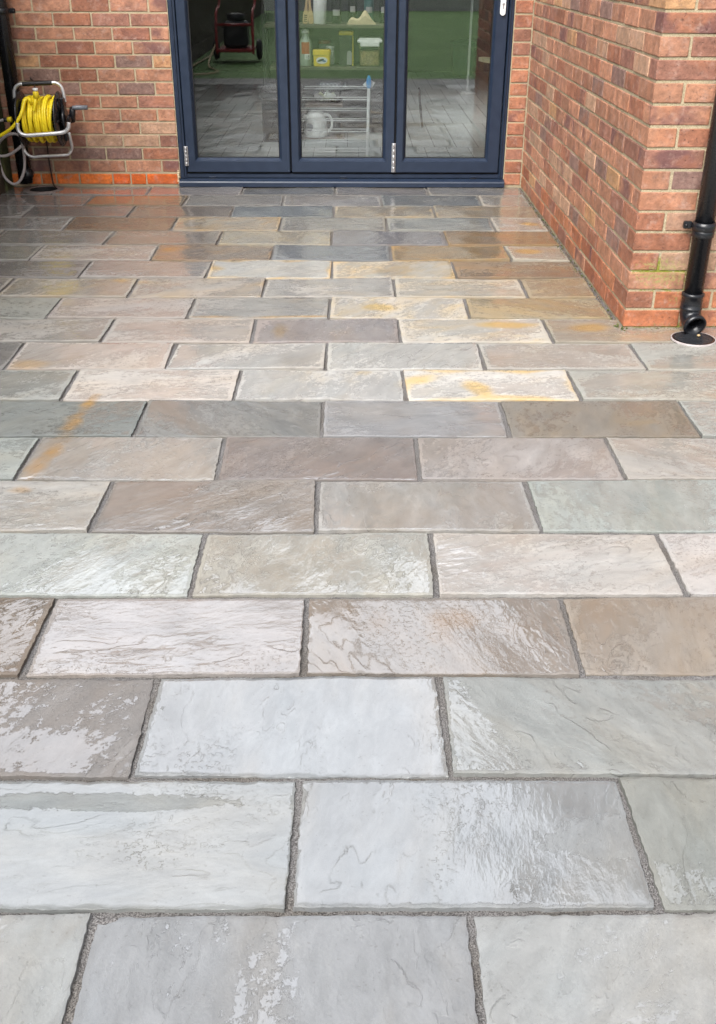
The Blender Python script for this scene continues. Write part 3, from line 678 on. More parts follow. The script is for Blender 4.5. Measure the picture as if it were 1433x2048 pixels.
lv = [(at(376, 345, 0).x, at(581.5, 345, 0).x, at(397, 316, .03).x, at(560.5, 316, .03).x), (at(585, 345, 0).x, at(788, 345, 0).x, at(603.5, 316, .03).x, at(766.5, 316, .03).x), (at(792, 345, 0).x, at(996, 345, 0).x, at(810, 316, .03).x, at(970.5, 316, .03).x)]
zb, zt = zp(345), 2.07; zg, zgt = zp(315.5, .03), 1.98
for (a0, a1, g0, g1) in lv:
    b = MB(); rings = [((a0, a1, zb, zt), .07), ((a0, a1, zb, zt), .003), ((a0 + .003, a1 - .003, zb + .003, zt - .003), .0),
                       ((g0 - .016, g1 + .016, zg - .018, zgt + .016), .0), ((g0 - .014, g1 + .014, zg - .016, zgt + .014), .004), ((g0 - .012, g1 + .012, zg - .0145, zgt + .012), .004), ((g0, g1, zg, zgt), .026), ((g0, g1, zg, zgt), .06)]
    vs = []; fs = []
    for (x0, x1, za, zc), y in rings: vs += [(x0, y, za), (x1, y, za), (x1, y, zc), (x0, y, zc)]
    for i in range(len(rings) - 1):
        for j in range(4): fs.append((i * 4 + j, i * 4 + (j + 1) % 4, i * 4 + 4 + (j + 1) % 4, i * 4 + 4 + j))
    fs.append((0, 3, 2, 1)) if False else None
    b.add(vs, fs); dpart(b, 'door_leaf', M['frame'])
    b = MB()
    for (p0, p1) in (((g0, .0262, zg), (g1, .030, zg + .005)), ((g0, .0262, zg + .005), (g0 + .005, .030, zgt)), ((g1 - .005, .0262, zg + .005), (g1, .030, zgt))): b.box(p0, p1)
    dpart(b, 'gasket', M['rubber'])
    b = MB(); b.box((g0 + .001, .0305, zg + .001), (g1 - .001, .0545, zgt - .001)); dpart(b, 'glass_pane', M['pane'])
b = MB()
for x in (fx0 + FW, (lv[0][1] + lv[1][0]) / 2, (lv[1][1] + lv[2][0]) / 2): b.box((x - .008, .03, zb - .01), (x + .008, .06, 2.06))
b.box((lx0, .03, z_f1 - .007), (lx1, .06, zb + .004)); dpart(b, 'seal', M['rubber'])
for (px, py0, py1) in ((374.5, 293, 332), (787.5, 287, 345)):
    b = MB(); q0, q1 = at(px, py1, -.01), at(px, py0, -.01); L = q1.z - q0.z; k = 5
    for i in range(k):
        za = q0.z + L * i / k; b.lathe([(.0065, za + .001), (.0075, za + .002), (.0075, za + L / k - .002), (.0065, za + L / k - .001)], Matrix.Translation((q0.x, -.009, 0)), 14)
    b.box((q0.x - .012, -.004, q0.z), (q0.x + .012, .0005, q1.z), .001)
    dpart(b, 'hinge', M['steel'], 'silver knuckled hinge')
hp = at(1006, 31, -.012); b = MB()
pl = []; wv = .0155
for i in range(13):
    an = math.pi + math.pi * i / 12; pl.append((hp.x + wv * math.cos(an), hp.z + wv + wv * math.sin(an)))
for i in range(13):
    an = math.pi * i / 12; pl.append((hp.x + wv * math.cos(an), hp.z + .24 + wv * math.sin(an)))
b.prism(pl, -.013, -.0005)
b.tube([(hp.x, -.013, hp.z + .17), (hp.x, -.05, hp.z + .17), (hp.x - .02, -.055, hp.z + .17), (hp.x - .11, -.055, hp.z + .17)], .009, 12)
b.lathe([(.0001, 0), (.0065, 0), (.0065, .0035), (.0001, .0035)], Matrix.Translation((hp.x, -.0135, hp.z + .062)) @ Matrix.Rotation(R(90), 4, 'X'), 18, 1)
b.box((hp.x - .003, -.0172, hp.z + .035), (hp.x + .003, -.0134, hp.z + .062), .001, 1); b.box((hp.x - .0012, -.0178, hp.z + .058), (hp.x + .0012, -.0172, hp.z + .066), 0, 2)
dpart(b, 'handle', [M['white'], M['steel'], M['dark']], 'white lever handle plate with key cylinder')
for px in (426, 687, 947):
    q = at(px, 354, .01); b = MB(); b.box((q.x - .021, .004, q.z - .004), (q.x + .021, .013, q.z + .004), .0018); b.box((q.x - .019, .0035, q.z - .009), (q.x + .019, .0118, q.z - .005), 0, 1)
    dpart(b, 'drain_cap', [M['frame'], M['dark']])
# pale sealant blob at the foot of the frame
b = MB(); q = at(361, 360, -.004)
for i in range(7):
    rr = random.uniform(.005, .009); b.lathe([(.0005, -rr), (rr * .8, -rr * .5), (rr, 0), (rr * .8, rr * .5), (.0005, rr)], Matrix.Translation((q.x - .008 + jit(.003), -.003, .018 + i * .0125)) , 8)
b.build('sealant', M['cream'], house)

# ------------------------------------------------------------------ downpipes and drains
def bracket(b, x, y, z, side, rr):
    b.lathe([(rr + .001, -.016), (rr + .007, -.014), (rr + .007, .014), (rr + .001, .016)], Matrix.Translation((x, y, z)), 28, caps=False)
    b.box((x + side * (rr + .004), y + .012, z - .014), (x + side * (rr + .036), y + .030, z + .014), .004)
    b.lathe([(.0001, 0), (.006, 0), (.005, .004), (.0001, .005)], Matrix.Translation((x + side * (rr + .027), y + .012, z)) @ Matrix.Rotation(R(90), 4, 'X'), 12)
RP = .036; YP = WING_Y - .052
pa, pb = at(1400, 500, YP), at(1383, 605, YP); PX = (at(1405, 500, YP).x + at(1388, 560, YP).x) / 2
dp = thing('downpipe', (PX, YP, 0), 'black round downpipe on the front of the brick wing, its shoe above the slotted drain', 'downpipe')
zj = at(1383, 603, YP - .03).z
b = MB(); b.lathe([(RP, zj + .02), (RP, 2.6)], Matrix.Translation((PX, YP, 0)), 32); b.build('pipe', M['pvc'], dp)
b = MB(); zc = at(1405, 456, YP - .03).z; bracket(b, PX, YP, zc, -1, RP); b.build('bracket', M['pvc'], dp)
b = MB(); b.lathe([(RP + .001, -.012), (RP + .005, -.010), (RP + .005, .012), (RP + .001, .016)], Matrix.Translation((PX, YP, zc - .028)), 32); b.build('collar', M['pvc'], dp)
b = MB()
b.lathe([(RP + .002, zj - .04), (RP + .006, zj - .036), (RP + .006, zj - .030), (RP + .004, zj - .028), (RP + .004, zj + .012), (RP + .007, zj + .014), (RP + .007, zj + .024), (RP + .001, zj + .028)], Matrix.Translation((PX, YP, 0)), 32)
path = [Vector((PX, YP, zj - .03)), Vector((PX, YP, zj - .038))]; cen = zj - .040
for i in range(1, 11):
    an = R(74) * i / 10; d_ = .046 * (1 - math.cos(an)); path.append(Vector((PX + d_ * .22, YP - d_, cen - .046 * math.sin(an))))
dlast = (path[-1] - path[-2]).normalized(); path.append(path[-1] + dlast * .018)
b.tube(path, [RP + .004] * len(path), 32, cap=False)
e = path[-1]; Q = dlast.to_track_quat('Z', 'Y').to_matrix().to_4x4()
b.lathe([(RP + .004, -.02), (RP + .008, -.012), (RP + .008, .004), (RP - .001, .004), (RP - .002, -.06)], Matrix.Translation(e) @ Q, 32, caps=False)
b.lathe([(.0001, -.055), (RP - .002, -.055)], Matrix.Translation(e) @ Q, 32, 1, caps=False)
b.build('shoe', [M['pvc'], M['void']], dp)
# gully grate
gc = ground(1387, 680); GR = .080
gg = thing('drain_grate', (gc.x, gc.y, 0), 'round slotted black drain grate with a pale rim set in the paving below the downpipe', 'drain cover')
b = MB(); b.lathe([(GR + .004, .0015), (GR + .004, .007), (GR + .002, .0080), (GR, .0080), (GR, .003)], Matrix.Translation((gc.x, gc.y, 0)), 48, caps=False); b.build('rim', M['greyhose'], gg)
b = MB(); b.lathe([(.0001, .0035), (GR, .0035)], Matrix.Translation((gc.x, gc.y, 0)), 48, 0, caps=False); b.build('well', M['void'], gg)
b = MB(); Rz = Matrix.Translation((gc.x, gc.y, 0)) @ Matrix.Rotation(R(-8), 4, 'Z')
for i in range(-6, 7):
    yy = i * .0118; hl = math.sqrt(max(0, (GR - .002) ** 2 - yy * yy))
    b.box((-hl, yy - .0036, .004), (hl, yy + .0036, .0075), .001, 0, Rz)
b.lathe([(GR - .009, .0042), (GR - .009, .0078), (GR - .0005, .0078), (GR - .0005, .0042)], Matrix.Translation((gc.x, gc.y, 0)), 48, caps=False)
b.build('grate', M['pvc'], gg)
b = MB(); lf = ground(1397, 677); b.lathe([(.0005, .008), (.006, .010), (.007, .013), (.004, .016), (.0005, .017)], Matrix.Translation((lf.x, lf.y, 0)), 10)
tag(b.build('fallen_leaf', M['wood']), 'tiny yellow scrap of leaf lying on the round slotted drain grate', 'leaf')
# open round drain hole at the left wall
gh = thing('drain_hole', (HOLE.x, HOLE.y, 0), 'open round drain hole in the paving at the foot of the left brick wall', 'drain')
T_ = Matrix.Translation((HOLE.x, HOLE.y, 0))
b = MB(); b.lathe([(HOLE_R - .004, .000), (HOLE_R - .003, .003), (HOLE_R + .004, .005), (HOLE_R + .034, .004), (HOLE_R + .036, -.004)], T_, 48, caps=False); b.build('rim', simple('worn_drain_rim', (.16, .13, .12, 1), .6, 0, .3, 40), gh)
b = MB(); b.lathe([(.0001, -.155), (HOLE_R - .004, -.155), (HOLE_R - .004, .0005)], T_, 48, caps=False); b.build('well', M['void'], gh)
# soil pipe at the left corner
RS = .042; q = at(36, 250, -.06); SX = q.x
sp = thing('soil_pipe', (SX, -.062, 0), 'thick black upright pipe in the left corner between fence and brick wall', 'downpipe')
b = MB(); b.lathe([(RS, .03), (RS, 2.6)], Matrix.Translation((SX, -.062, 0)), 28); b.build('pipe', M['pvc'], sp)
b = MB(); bracket(b, SX, -.062, at(20, 22, -.06).z, 1, RS); b.build('bracket', M['pvc'], sp)
b = MB(); q = at(55, 349, -.09)
b.lathe([(.0005, -.035), (.022, -.030), (.036, -.015), (.040, .004), (.034, .026), (.020, .038), (.0005, .040)], Matrix.Translation((q.x, -.085, q.z)), 20)
b.tube([(SX, -.062, .05), (SX + .02, -.068, .052), (q.x, -.085, q.z)], .03, 14); b.build('shoe', M['pvc'], sp)

# ------------------------------------------------------------------ hose reel
YR = -.22; ax_ = lambda px, py, y=YR: at(px, py, y)
rc = ax_(84, 238); reel = thing('hose_reel', (rc.x, YR, rc.z - .25), 'hose reel with yellow hose and aluminium tube frame hung on the brick wall', 'hose reel')
def tube_px(pts, r, name, mat, parent, n=10, sm=8):
    b = MB(); b.tube(smooth_path([ax_(*p) for p in pts], sm), r, n); return b.build(name, mat, parent)
TR = .0098
tube_px([(31.5, 206, -.2), (30, 196, -.2), (29.5, 182, -.2), (33, 173, -.2), (41, 168.5, -.2), (50, 168, -.2), (76, 167, -.2), (104, 165.5, -.2), (113, 166, -.2), (122, 172, -.2), (127, 183, -.2), (131, 204, -.2)], TR, 'handle_tube', M['alu'], reel)
tube_px([(46, 168.2, -.2), (76, 167, -.2), (105, 165.5, -.2)], TR + .003, 'grip', M['dark'], reel)
tube_px([(36, 246, -.37), (36.5, 258, -.37), (42, 267, -.37), (52, 270.5, -.37), (62, 270.5, -.37), (90, 268.5, -.37), (120, 266, -.37), (131, 263, -.37), (137.5, 256, -.37), (138.5, 245, -.37)], TR + .0015, 'front_tube', M['alu'], reel)
tube_px([(43, 270, -.25), (46, 288, -.22), (48, 296, -.2), (54, 307, -.2), (66, 313.5, -.2), (90, 312, -.2), (130, 310, -.2), (139, 307, -.2), (144.5, 298, -.2), (144, 288, -.22), (139, 266, -.25)], TR - .001, 'stand_tube', M['alu'], reel)
DR = .118                                              # drum
def xaxis(x, y, z): return Matrix.Translation((x, y, z)) @ Matrix.Rotation(R(90), 4, 'Y')
xl, xr_ = ax_(47, 238).x, ax_(122, 238).x
for (xf, sgn) in ((xl, -1), (xr_, 1)):
    b = MB(); b.lathe([(.02, -.004), (DR + .028, -.004), (DR + .036, 0), (DR + .028, .006), (.02, .006)], xaxis(xf, YR, rc.z), 40)
    for i in range(6):
        an = i * math.pi / 3; p0 = Vector((xf + sgn * .008, YR + .03 * math.cos(an), rc.z + .03 * math.sin(an))); p1 = Vector((xf + sgn * .008, YR + DR * math.cos(an), rc.z + DR * math.sin(an))); b.tube([p0, p1], .007, 6)
    b.build('flange', M['pvc'], reel)
for xf, dx in ((xl - .022, -.012), (xr_ + .026, .014)):
    b = MB(); b.box((xf - .011, YR - .035, rc.z - .12), (xf + .011, YR + .03, rc.z + .12), .006)
    b.lathe([(.05, -.012), (.06, -.006), (.06, .006), (.05, .012)], xaxis(xf, YR, rc.z), 24); b.build('side_frame', M['pvc'], reel)
b = MB(); b.lathe([(.09, xl - rc.x), (.09, xr_ - rc.x)], xaxis(rc.x, YR, rc.z), 24); b.build('drum', M['pvc'], reel)
# wound hose: uneven turns
b = MB(); nt = 13; pts = []; xa, xb = ax_(54, 238).x, ax_(114, 238).x
for layer, (rad, cnt, wob) in enumerate(((.104, 11, .002), (.122, 10, .010))):
    tot = cnt * 40; pts = []
    for i in range(tot + 1):
        f = i / tot; an = 2 * math.pi * i / 40
        x = xa + (xb - xa) * (f if layer == 0 else 1 - f) + wob * math.sin(an * .53 + layer) + .006 * layer * math.sin(an + f * 9)
        rr = rad + .005 * math.sin(an * .37 + 2) * layer + .004 * math.sin(an * .21) * layer
        pts.append((x, YR + rr * math.cos(an), rc.z + rr * math.sin(an)))
    b.tube(pts, .0082, 8)
b.build('wound_hose', M['yellow'], reel)
tube_px([(62, 205, -.33), (58, 197, -.30), (51, 201, -.31), (47, 214, -.33), (43, 228, -.35), (36, 241, -.36), (26, 254, -.36), (12, 265, -.35), (-4, 274, -.34), (-20, 280, -.33)], .0095, 'loose_hose', M['yellow'], reel)
b = MB(); q = ax_(72.5, 187.5, -.33); b.lathe([(.012, -.026), (.0175, -.022), (.016, .010), (.012, .014)], Matrix.Translation(q), 16); b.lathe([(.0145, .015), (.015, .030)], Matrix.Translation(q), 16, 1); b.build('hose_connector', [M['yellow_plastic'], M['white']], reel)
tube_px([(72, 196, -.33), (71, 206, -.345), (68, 222, -.352)], .0085, 'hose_tail', M['yellow'], reel)
b = MB(); q0 = ax_(138, 232, -.22); q1 = ax_(146, 228, -.23)
b.lathe([(.022, 0), (.026, .006), (.022, .02)], xaxis(xr_ + .045, YR, rc.z), 18); b.box((xr_ + .058, YR - .085, rc.z - .012), (xr_ + .074, YR + .02, rc.z + .022), .006)
b.tube([(xr_ + .066, YR, rc.z - .01), (ax_(146, 216, -.25).x, -.25, ax_(146, 216, -.25).z)], [.020, .017], 12)
ck = b.build('crank', M['pvc'], reel)
qh = ax_(150, 215.5, -.25); b = MB(); b.tube([ax_(146, 215.6, -.25), qh, ax_(158, 215.3, -.25), ax_(176, 215, -.25)], [.012, .0125, .0135, .0125], 14); kn = b.build('knob', M['greyplastic']); kn.parent = ck
b = MB(); hk = at(65, 158, 0.0); b.tube([hk + Vector((0, .03, 0)), hk + Vector((0, -.03, 0)), hk + Vector((0, -.034, .012))], .003, 8)
lp = [hk + Vector((0, -.028, 0))] + [ax_(67, 163, -.1), ax_(69, 169, -.22), ax_(72, 179, -.32)]
for i in range(3):
    a, c = lp[i], lp[i + 1]; m = (a + c) / 2; L = (c - a).length / 2 + .003; d = (c - a).normalized(); s_ = d.cross(Vector((0, 1, 0))).normalized() if i % 2 else d.cross(Vector((1, 0, 0))).normalized()
    b.tube([m + d * L * math.cos(t_) + s_ * .007 * math.sin(t_) for t_ in [2 * math.pi * j / 16 for j in range(16)]], .0022, 6, closed=True)
b.build('hanging_chain', M['dark'], reel)
# pale supply hose in loops
b = MB(); pth = [(-14, 252, -.27), (-2, 243, -.28), (7, 240, -.29), (12, 240, -.29)]
b.tube(smooth_path([ax_(*p) for p in pth], 8), .0075, 10); hs = MB()
loop = [(-22, 300, -.2), (-6, 292, -.2), (3, 280, -.22), (14, 271, -.24), (26, 267.5, -.25), (37, 270, -.24), (44, 279, -.22), (48, 300, -.2), (50, 322, -.18), (49, 340, -.18), (44, 356, -.18), (36, 366, -.18), (27, 368, -.18), (16, 361, -.18), (8, 350, -.18), (2, 335, -.18), (-4, 312, -.18), (-10, 305, -.2)]
sh = thing('supply_hose', ax_(25, 368, -.18), 'pale grey hose hanging in loose loops below the hose reel', 'hose')
b.build('hose', M['greyhose'], sh)
b = MB(); b.tube(smooth_path([ax_(*p) for p in loop], 8), .0085, 10); b.build('hose', M['greyhose'], sh)
b = MB(); b.tube(smooth_path([ax_(*p) for p in [(46, 289, -.2), (38, 297, -.21), (24, 307, -.2), (10, 312, -.2), (-4, 311, -.2), (-16, 308, -.2)]], 8), .0085, 10); b.build('hose', M['greyhose'], sh)
b = MB(); q0, q1 = ax_(9, 240, -.29), ax_(16, 239.5, -.29); b.tube([q0, q1], .013, 12, 0); b.tube([ax_(16, 239.5, -.29), ax_(25, 239, -.29)], .0155, 12, 1); b.build('hose_connector', [M['dark'], M['yellow_plastic']], sh)
b = MB(); b.tube(smooth_path([at(88, 262, -.06), at(94, 285, -.03), at(98, 315, -.012), at(103, 345, -.012), at(107, 366, -.012), ground(112, 376)], 6), .0045, 8)
tag(b.build('cable', simple('brown_cable', (.03, .016, .012, 1), .5)), 'thin dark brown cable running down the brick wall below the hose reel', 'cable')

# ------------------------------------------------------------------ fence on the left boundary
fe = thing('timber_fence', (-2.18, -.1, 0), 'dark weathered timber fence at the left edge, green with algae', 'fence')
FX = ground(33, 372).x - .005
b = MB(); b.box((FX - .10, -.16, -.05), (FX + .0, -.03, 1.9), .006); b.build('post', M['algae'], fe)
b = MB(); b.box((FX - .06, -21.5, .18), (FX - .02, -.165, .22), .003)
y = -.17
while y > -21.4:
    b.box((FX - .05 + jit(.004), y - .118, .17), (FX - .03 + jit(.004), y, 1.75 + jit(.01)), .003); y -= .123
b.build('board_panel', M['fencewood'], fe)
b = MB(); b.box((FX - .07, -21.5, -.05), (FX - .012, -.165, .165), .006); b.build('gravel_board', M['fencewood'], fe)
# grit and moss where paving meets the wing
b = MB()
for i in range(420):
    if random.random() < .8: yy = random.uniform(WING_Y, -.02); xx = WING_X - abs(random.gauss(0, .014)) - .003
    else: xx = random.uniform(WING_X - .02, WING_X + .8); yy = WING_Y - abs(random.gauss(0, .008)) - .002
    r_ = random.uniform(.0015, .005); g_ = 1 if random.random() < .35 else 0
    b.lathe([(.0003, -r_), (r_ * .9, -r_ * .3), (r_ * .8, r_ * .4), (.0003, r_ * .8)], Matrix.Translation((xx, yy, -.003 + r_ * .4)) @ Matrix.Rotation(random.uniform(0, 3), 4, 'X'), 5, g_)
for i in range(16):
    xx = WING_X - .012 + random.gauss(0, .012); yy = WING_Y + random.gauss(0, .018); r_ = random.uniform(.002, .005)
    b.lathe([(.0003, -r_), (r_ * .9, -r_ * .3), (r_ * .8, r_ * .4), (.0003, r_ * .8)], Matrix.Translation((xx, yy, r_ * .5)), 6, 1)
gd = b.build('grit', [simple('orange_grit', (.15, .105, .07, 1), .9, 0, .5, 90), simple('moss_clump', (.07, .085, .018, 1), .95, 0, .5, 90)]); gd['kind'] = 'stuff'

# ------------------------------------------------------------------ behind the glass
YSF = 1.55
sh_ = thing('shelving_unit', at(680, 290, YSF), 'dark shelving unit with four shelves behind the middle glass pane', 'shelves')
def shelf(x0, x1, py, mat, dep=.34, th=.022):
    z = at(680, py, YSF).z; b = MB(); b.box((at(x0, py, YSF).x, YSF, z - th), (at(x1, py, YSF).x, YSF + dep, z), .003); b.build('shelf', mat, sh_); return z
z1 = shelf(528, 796, 49.5, M['shelfwood']); z2 = shelf(540, 796, 134, M['shelfwood']); z3 = shelf(611, 686, 209, M['taupe']); z4 = shelf(596, 690, 275, M['taupe'])
for px in (530, 794):
    b = MB(); xx = at(px, 137, YSF).x; b.box((xx - .012, YSF + .005, FZ), (xx + .012, YSF + .03, 1.6), .003); b.box((xx - .012, YSF + .31, FZ), (xx + .012, YSF + .335, 1.6), .003); b.build('post', M['dark'], sh_)
b = MB(); xa, xb = at(531, 140, YSF).x, at(793, 140, YSF).x; b.box((xa, YSF + .35, FZ), (xb, YSF + .36, 1.6)); b.build('back_panel', M['cabinet'], sh_)
cb = thing('storage_box', at(560, 290, YSF + .1), 'black lidded storage box on the floor under the shelves, half behind the door mullion', 'box')
b = MB(); q0, q1 = at(528, 285, YSF - .1), at(600, 178, YSF - .1); b.box((q0.x, YSF - .14, FZ), (q1.x, YSF + .3, q1.z - .06), .01); b.build('body', M['cabinet'], cb)
b = MB(); b.box((q0.x - .02, YSF - .16, q1.z - .058), (q1.x + .01, YSF + .32, q1.z), .02); b.build('lid', M['fabric'], cb)
# goods on the upper shelf
def put(px, z, y): p = at(px, 100, y); return Vector((p.x, y, z))
def bottle(px, z, y, r, h, neck, mats, name, label, cat, lab=None):
    p = put(px, z + .001, y); o_ = thing(name, p, label, cat); T = Matrix.Translation(p)
    b = MB(); b.lathe([(r * .92, 0), (r, .008), (r, h * .62), (r * .9, h * .70), (neck, h * .82), (neck, h * .90)], T, 24); b.build('body', mats[0], o_)
    b = MB(); b.lathe([(neck + .003, h * .90), (neck + .003, h), (neck, h + .002)], T, 18); b.build('cap', mats[1], o_)
    if lab:
        b = MB(); (za, zc, hw, mt) = lab; pr = []
        for i in range(9):
            an = -math.pi / 2 + hw * (i / 4 - 1); pr.append((p.x + (r + .0012) * math.cos(an), p.y + (r + .0012) * math.sin(an)))
        vs = [(x, y_, z + za) for x, y_ in pr] + [(x, y_, z + zc) for x, y_ in pr]
        b.add(vs, [(i, i + 1, i + 10, i + 9) for i in range(8)]); b.build('label', mt, o_)
    return o_
bottle(674, z1, YSF + .12, .036, .30, .014, (M['darkglass'], M['dark']), 'glass_bottle', 'black bottle with a grey label beside the white paper roll', 'bottle', (.055, .095, .75, M['label']))
bottle(706, z1, YSF + .17, .034, .30, .014, (M['darkglass'], M['dark']), 'glass_bottle', 'dark bottle behind the folded cream cloth', 'bottle', (.075, .115, .55, M['label']))
bottle(738, z1, YSF + .2, .036, .28, .015, (M['teal'], M['dark']), 'glass_bottle', 'green bottle standing behind the cream cloth, near the shelf end', 'bottle', (.07, .11, .7, M['label']))
bottle(768, z1, YSF + .2, .036, .28, .015, (M['darkglass'], M['white']), 'glass_bottle', 'rightmost dark bottle on the top shelf, by the door mullion', 'bottle', (.07, .11, .7, M['label']))
p = put(640, z1 + .001, YSF + .08); o_ = thing('paper_roll', p, 'white paper roll standing on the top shelf', 'paper roll')
b = MB(); T = Matrix.Translation(p) @ Matrix.Rotation(R(3), 4, 'Y'); b.lathe([(.02, 0), (.046, 0), (.048, .004), (.048, .30), (.02, .30)], T, 32, caps=False); b.build('sheet_roll', M['paper'], o_)
b = MB(); b.lathe([(.019, .001), (.0195, .302)], T, 20, caps=False); b.build('core', M['cream'], o_)
for px, rot, lab in ((612, 5, 'slotted bamboo spatula leaning left of the paper roll'), (624, -4, 'plain bamboo spoon leaning against the white paper roll')):
    p = put(px, z1 + .001, YSF + .05); b = MB(); o2 = []
    prof = [(.016, 0), (.019, .02), (.019, .06), (.012, .09), (.008, .12), (.008, .30)]
    poly = [(-x, z) for x, z in prof] + [(x, z) for x, z in reversed(prof)]; b.prism(poly, -.004, .004)
    if rot > 0:
        for i in range(4): b.box((-.011, -.0045, .014 + i * .013), (.011, -.0041, .019 + i * .013), 0, 1)
    o3 = b.build('wooden_utensil', [M['wood'], M['dark']]); o3.location = p + Vector((0, 0, .002)); o3.rotation_euler = (R(-6), R(rot), 0); tag(o3, lab, 'utensil', 'bamboo utensils')
# folded cream cloth
p = at(724, 49, YSF + .01); p.z = z1 + .001; b = MB(); nx, ny = 26, 12; vs = []
for i in range(nx + 1):
    for j in range(ny + 1):
        u, v = i / nx, j / ny; hgt = .024 + .062 * math.exp(-((u - .62) / .17) ** 2) + .006 * math.sin(9 * u + 3 * v) + .02 * math.exp(-((u - .2) / .2) ** 2)
        hgt *= min(1, 6 * u, 6 * (1 - u)) ** .5 if 0 < u < 1 else 0
        vs.append((p.x - .105 + .21 * u, YSF + .012 + .16 * v, z1 + .001 + max(.002, hgt * (math.sin(math.pi * min(1, v * .9 + .12)) ** .4))))
b.add(vs, [(i * (ny + 1) + j, (i + 1) * (ny + 1) + j, (i + 1) * (ny + 1) + j + 1, i * (ny + 1) + j + 1) for i in range(nx) for j in range(ny)], 0, True)
bt = len(vs); vs2 = [(x, y, z1 + .0008) for x, y, z in vs]; b.add(vs2, [(i * (ny + 1) + j, i * (ny + 1) + j + 1, (i + 1) * (ny + 1) + j + 1, (i + 1) * (ny + 1) + j) for i in range(nx) for j in range(ny)])
b.f += [(j, j + 1, bt + j + 1, bt + j) for j in range(ny)] ; b.m += [0] * ny; b.sm += [False] * ny
b.f += [(i * (ny + 1), bt + i * (ny + 1), bt + (i + 1) * (ny + 1), (i + 1) * (ny + 1)) for i in range(nx)]; b.m += [0] * nx; b.sm += [False] * nx
tag(b.build('folded_cloth', M['cream']), 'rumpled cream cloth lying folded on the top shelf', 'cloth')
# middle shelf
o_ = bottle(612, z2, YSF + .06, .044, .245, .026, (M['milky'], M['white']), 'plastic_bottle', 'milky plastic bottle with an orange label and small white sticker', 'bottle', (.085, .165, .7, M['orange']))
p = put(615, z2, YSF + .06); b = MB(); b.box((p.x - .017, p.y - .0475, z2 + .05), (p.x + .022, p.y - .0455, z2 + .085), .001); b.build('sticker', M['white'], o_)
cu = bpy.data.curves.new('sticker_text', 'FONT'); cu.body = '18'; cu.size = .034; cu.align_x = 'CENTER'; cu.extrude = .0004
to = bpy.data.objects.new('sticker_text', cu); C.objects.link(to); bpy.context.view_layer.update()
tm = bpy.data.meshes.new_from_object(to.evaluated_get(bpy.context.evaluated_depsgraph_get())); bpy.data.objects.remove(to)
tm.materials.clear(); tm.materials.append(M['dark']); tm.name = 'sticker_text'; to = bpy.data.objects.new('sticker_text', tm); C.objects.link(to); to.parent = o_
to.location = Vector((p.x + .0025, p.y - .0482, z2 + .0555)) - o_.location; to.rotation_euler = (R(90), 0, 0)
p = put(644.5, z2 + .001, YSF + .07); o_ = thing('plastic_tub', p, 'bright yellow tub with a white oval print on the middle shelf', 'tub'); T = Matrix.Translation(p)
b = MB(); hw = .064
def rsq(h, z, r=.018):
    out = []
    for cx, cy, a0 in ((1, 1, 0), (-1, 1, 90), (-1, -1, 180), (1, -1, 270)):
        for k in range(6): an = R(a0 + k * 18); out.append((p.x + cx * (h - r) + r * math.cos(an), p.y + cy * (h - r) * .85 + r * math.sin(an), p.z + z))
    return out
def stack(b, levels, mi=0):
    rings = [rsq(*l) for l in levels]; n = len(rings[0]); vs = [v for r_ in rings for v in r_]
    fs = [(i * n + j, i * n + (j + 1) % n, (i + 1) * n + (j + 1) % n, (i + 1) * n + j) for i in range(len(rings) - 1) for j in range(n)]
    fs += [tuple(reversed(range(n))), tuple((len(rings) - 1) * n + j for j in range(n))]; b.add(vs, fs, mi)
stack(b, [(.058, 0), (.061, .006), (.063, .075)]); b.build('body', M['yellow_plastic'], o_)
b = MB(); stack(b, [(.066, .077), (.067, .08), (.067, .106), (.063, .112)]); b.build('lid', M['yellow_plastic'], o_)
b = MB(); yf = p.y - .0548 - .0025
def oval(cx, cz, ax, az, y0, y1, mi, rot=0): b.prism([(cx + ax * math.cos(a) * math.cos(rot) - az * math.sin(a) * math.sin(rot), cz + ax * math.cos(a) * math.sin(rot) + az * math.sin(a) * math.cos(rot)) for a in [2 * math.pi * i / 24 for i in range(24)]], y0, y1, mi)
oval(p.x, p.z + .042, .042, .023, yf, yf + .004, 0); oval(p.x - .008, p.z + .043, .026, .008, yf - .0008, yf, 1, .3); oval(p.x + .014, p.z + .039, .018, .006, yf - .0008, yf, 2, -.2)
b.build('label', [M['white'], M['dark'], simple('blue_print', (.03, .10, .30, 1), .5)], o_)
p = put(650, z2 + .001, YSF + .24); o_ = thing('jar', p, 'clear jar with a red lid behind the yellow tub', 'jar'); T = Matrix.Translation(p)
b = MB(); b.lathe([(.04, 0), (.042, .01), (.042, .125), (.036, .138)], T, 24); b.build('body', M['greyplastic'], o_); b = MB(); b.lathe([(.042, .139), (.043, .141), (.043, .158), (.040, .162)], T, 24); b.build('lid', M['red'], o_)
p = put(661, z2 + .001, YSF + .2); o_ = thing('pot', p, 'small white pot half hidden behind the yellow tub', 'pot'); T = Matrix.Translation(p)
b = MB(); b.lathe([(.03, 0), (.032, .005), (.032, .10)], T, 20); b.build('body', M['paper'], o_); b = MB(); b.lathe([(.034, .101), (.034, .125), (.030, .128)], T, 20); b.build('lid', M['white'], o_)
p = put(693, z2 + .001, YSF + .08); o_ = thing('carton', p, 'black carton with a yellow top band and white label', 'carton')
b = MB(); b.box((p.x - .052, p.y, p.z), (p.x + .052, p.y + .07, p.z + .205), .003); b.build('body', M['dark'], o_)
b = MB(); b.box((p.x - .054, p.y - .001, p.z + .206), (p.x + .054, p.y + .071, p.z + .236), .006); b.box((p.x + .0475, p.y - .0022, p.z), (p.x + .0535, p.y - .0005, p.z + .2055)); b.build('band', M['yellow_plastic'], o_)
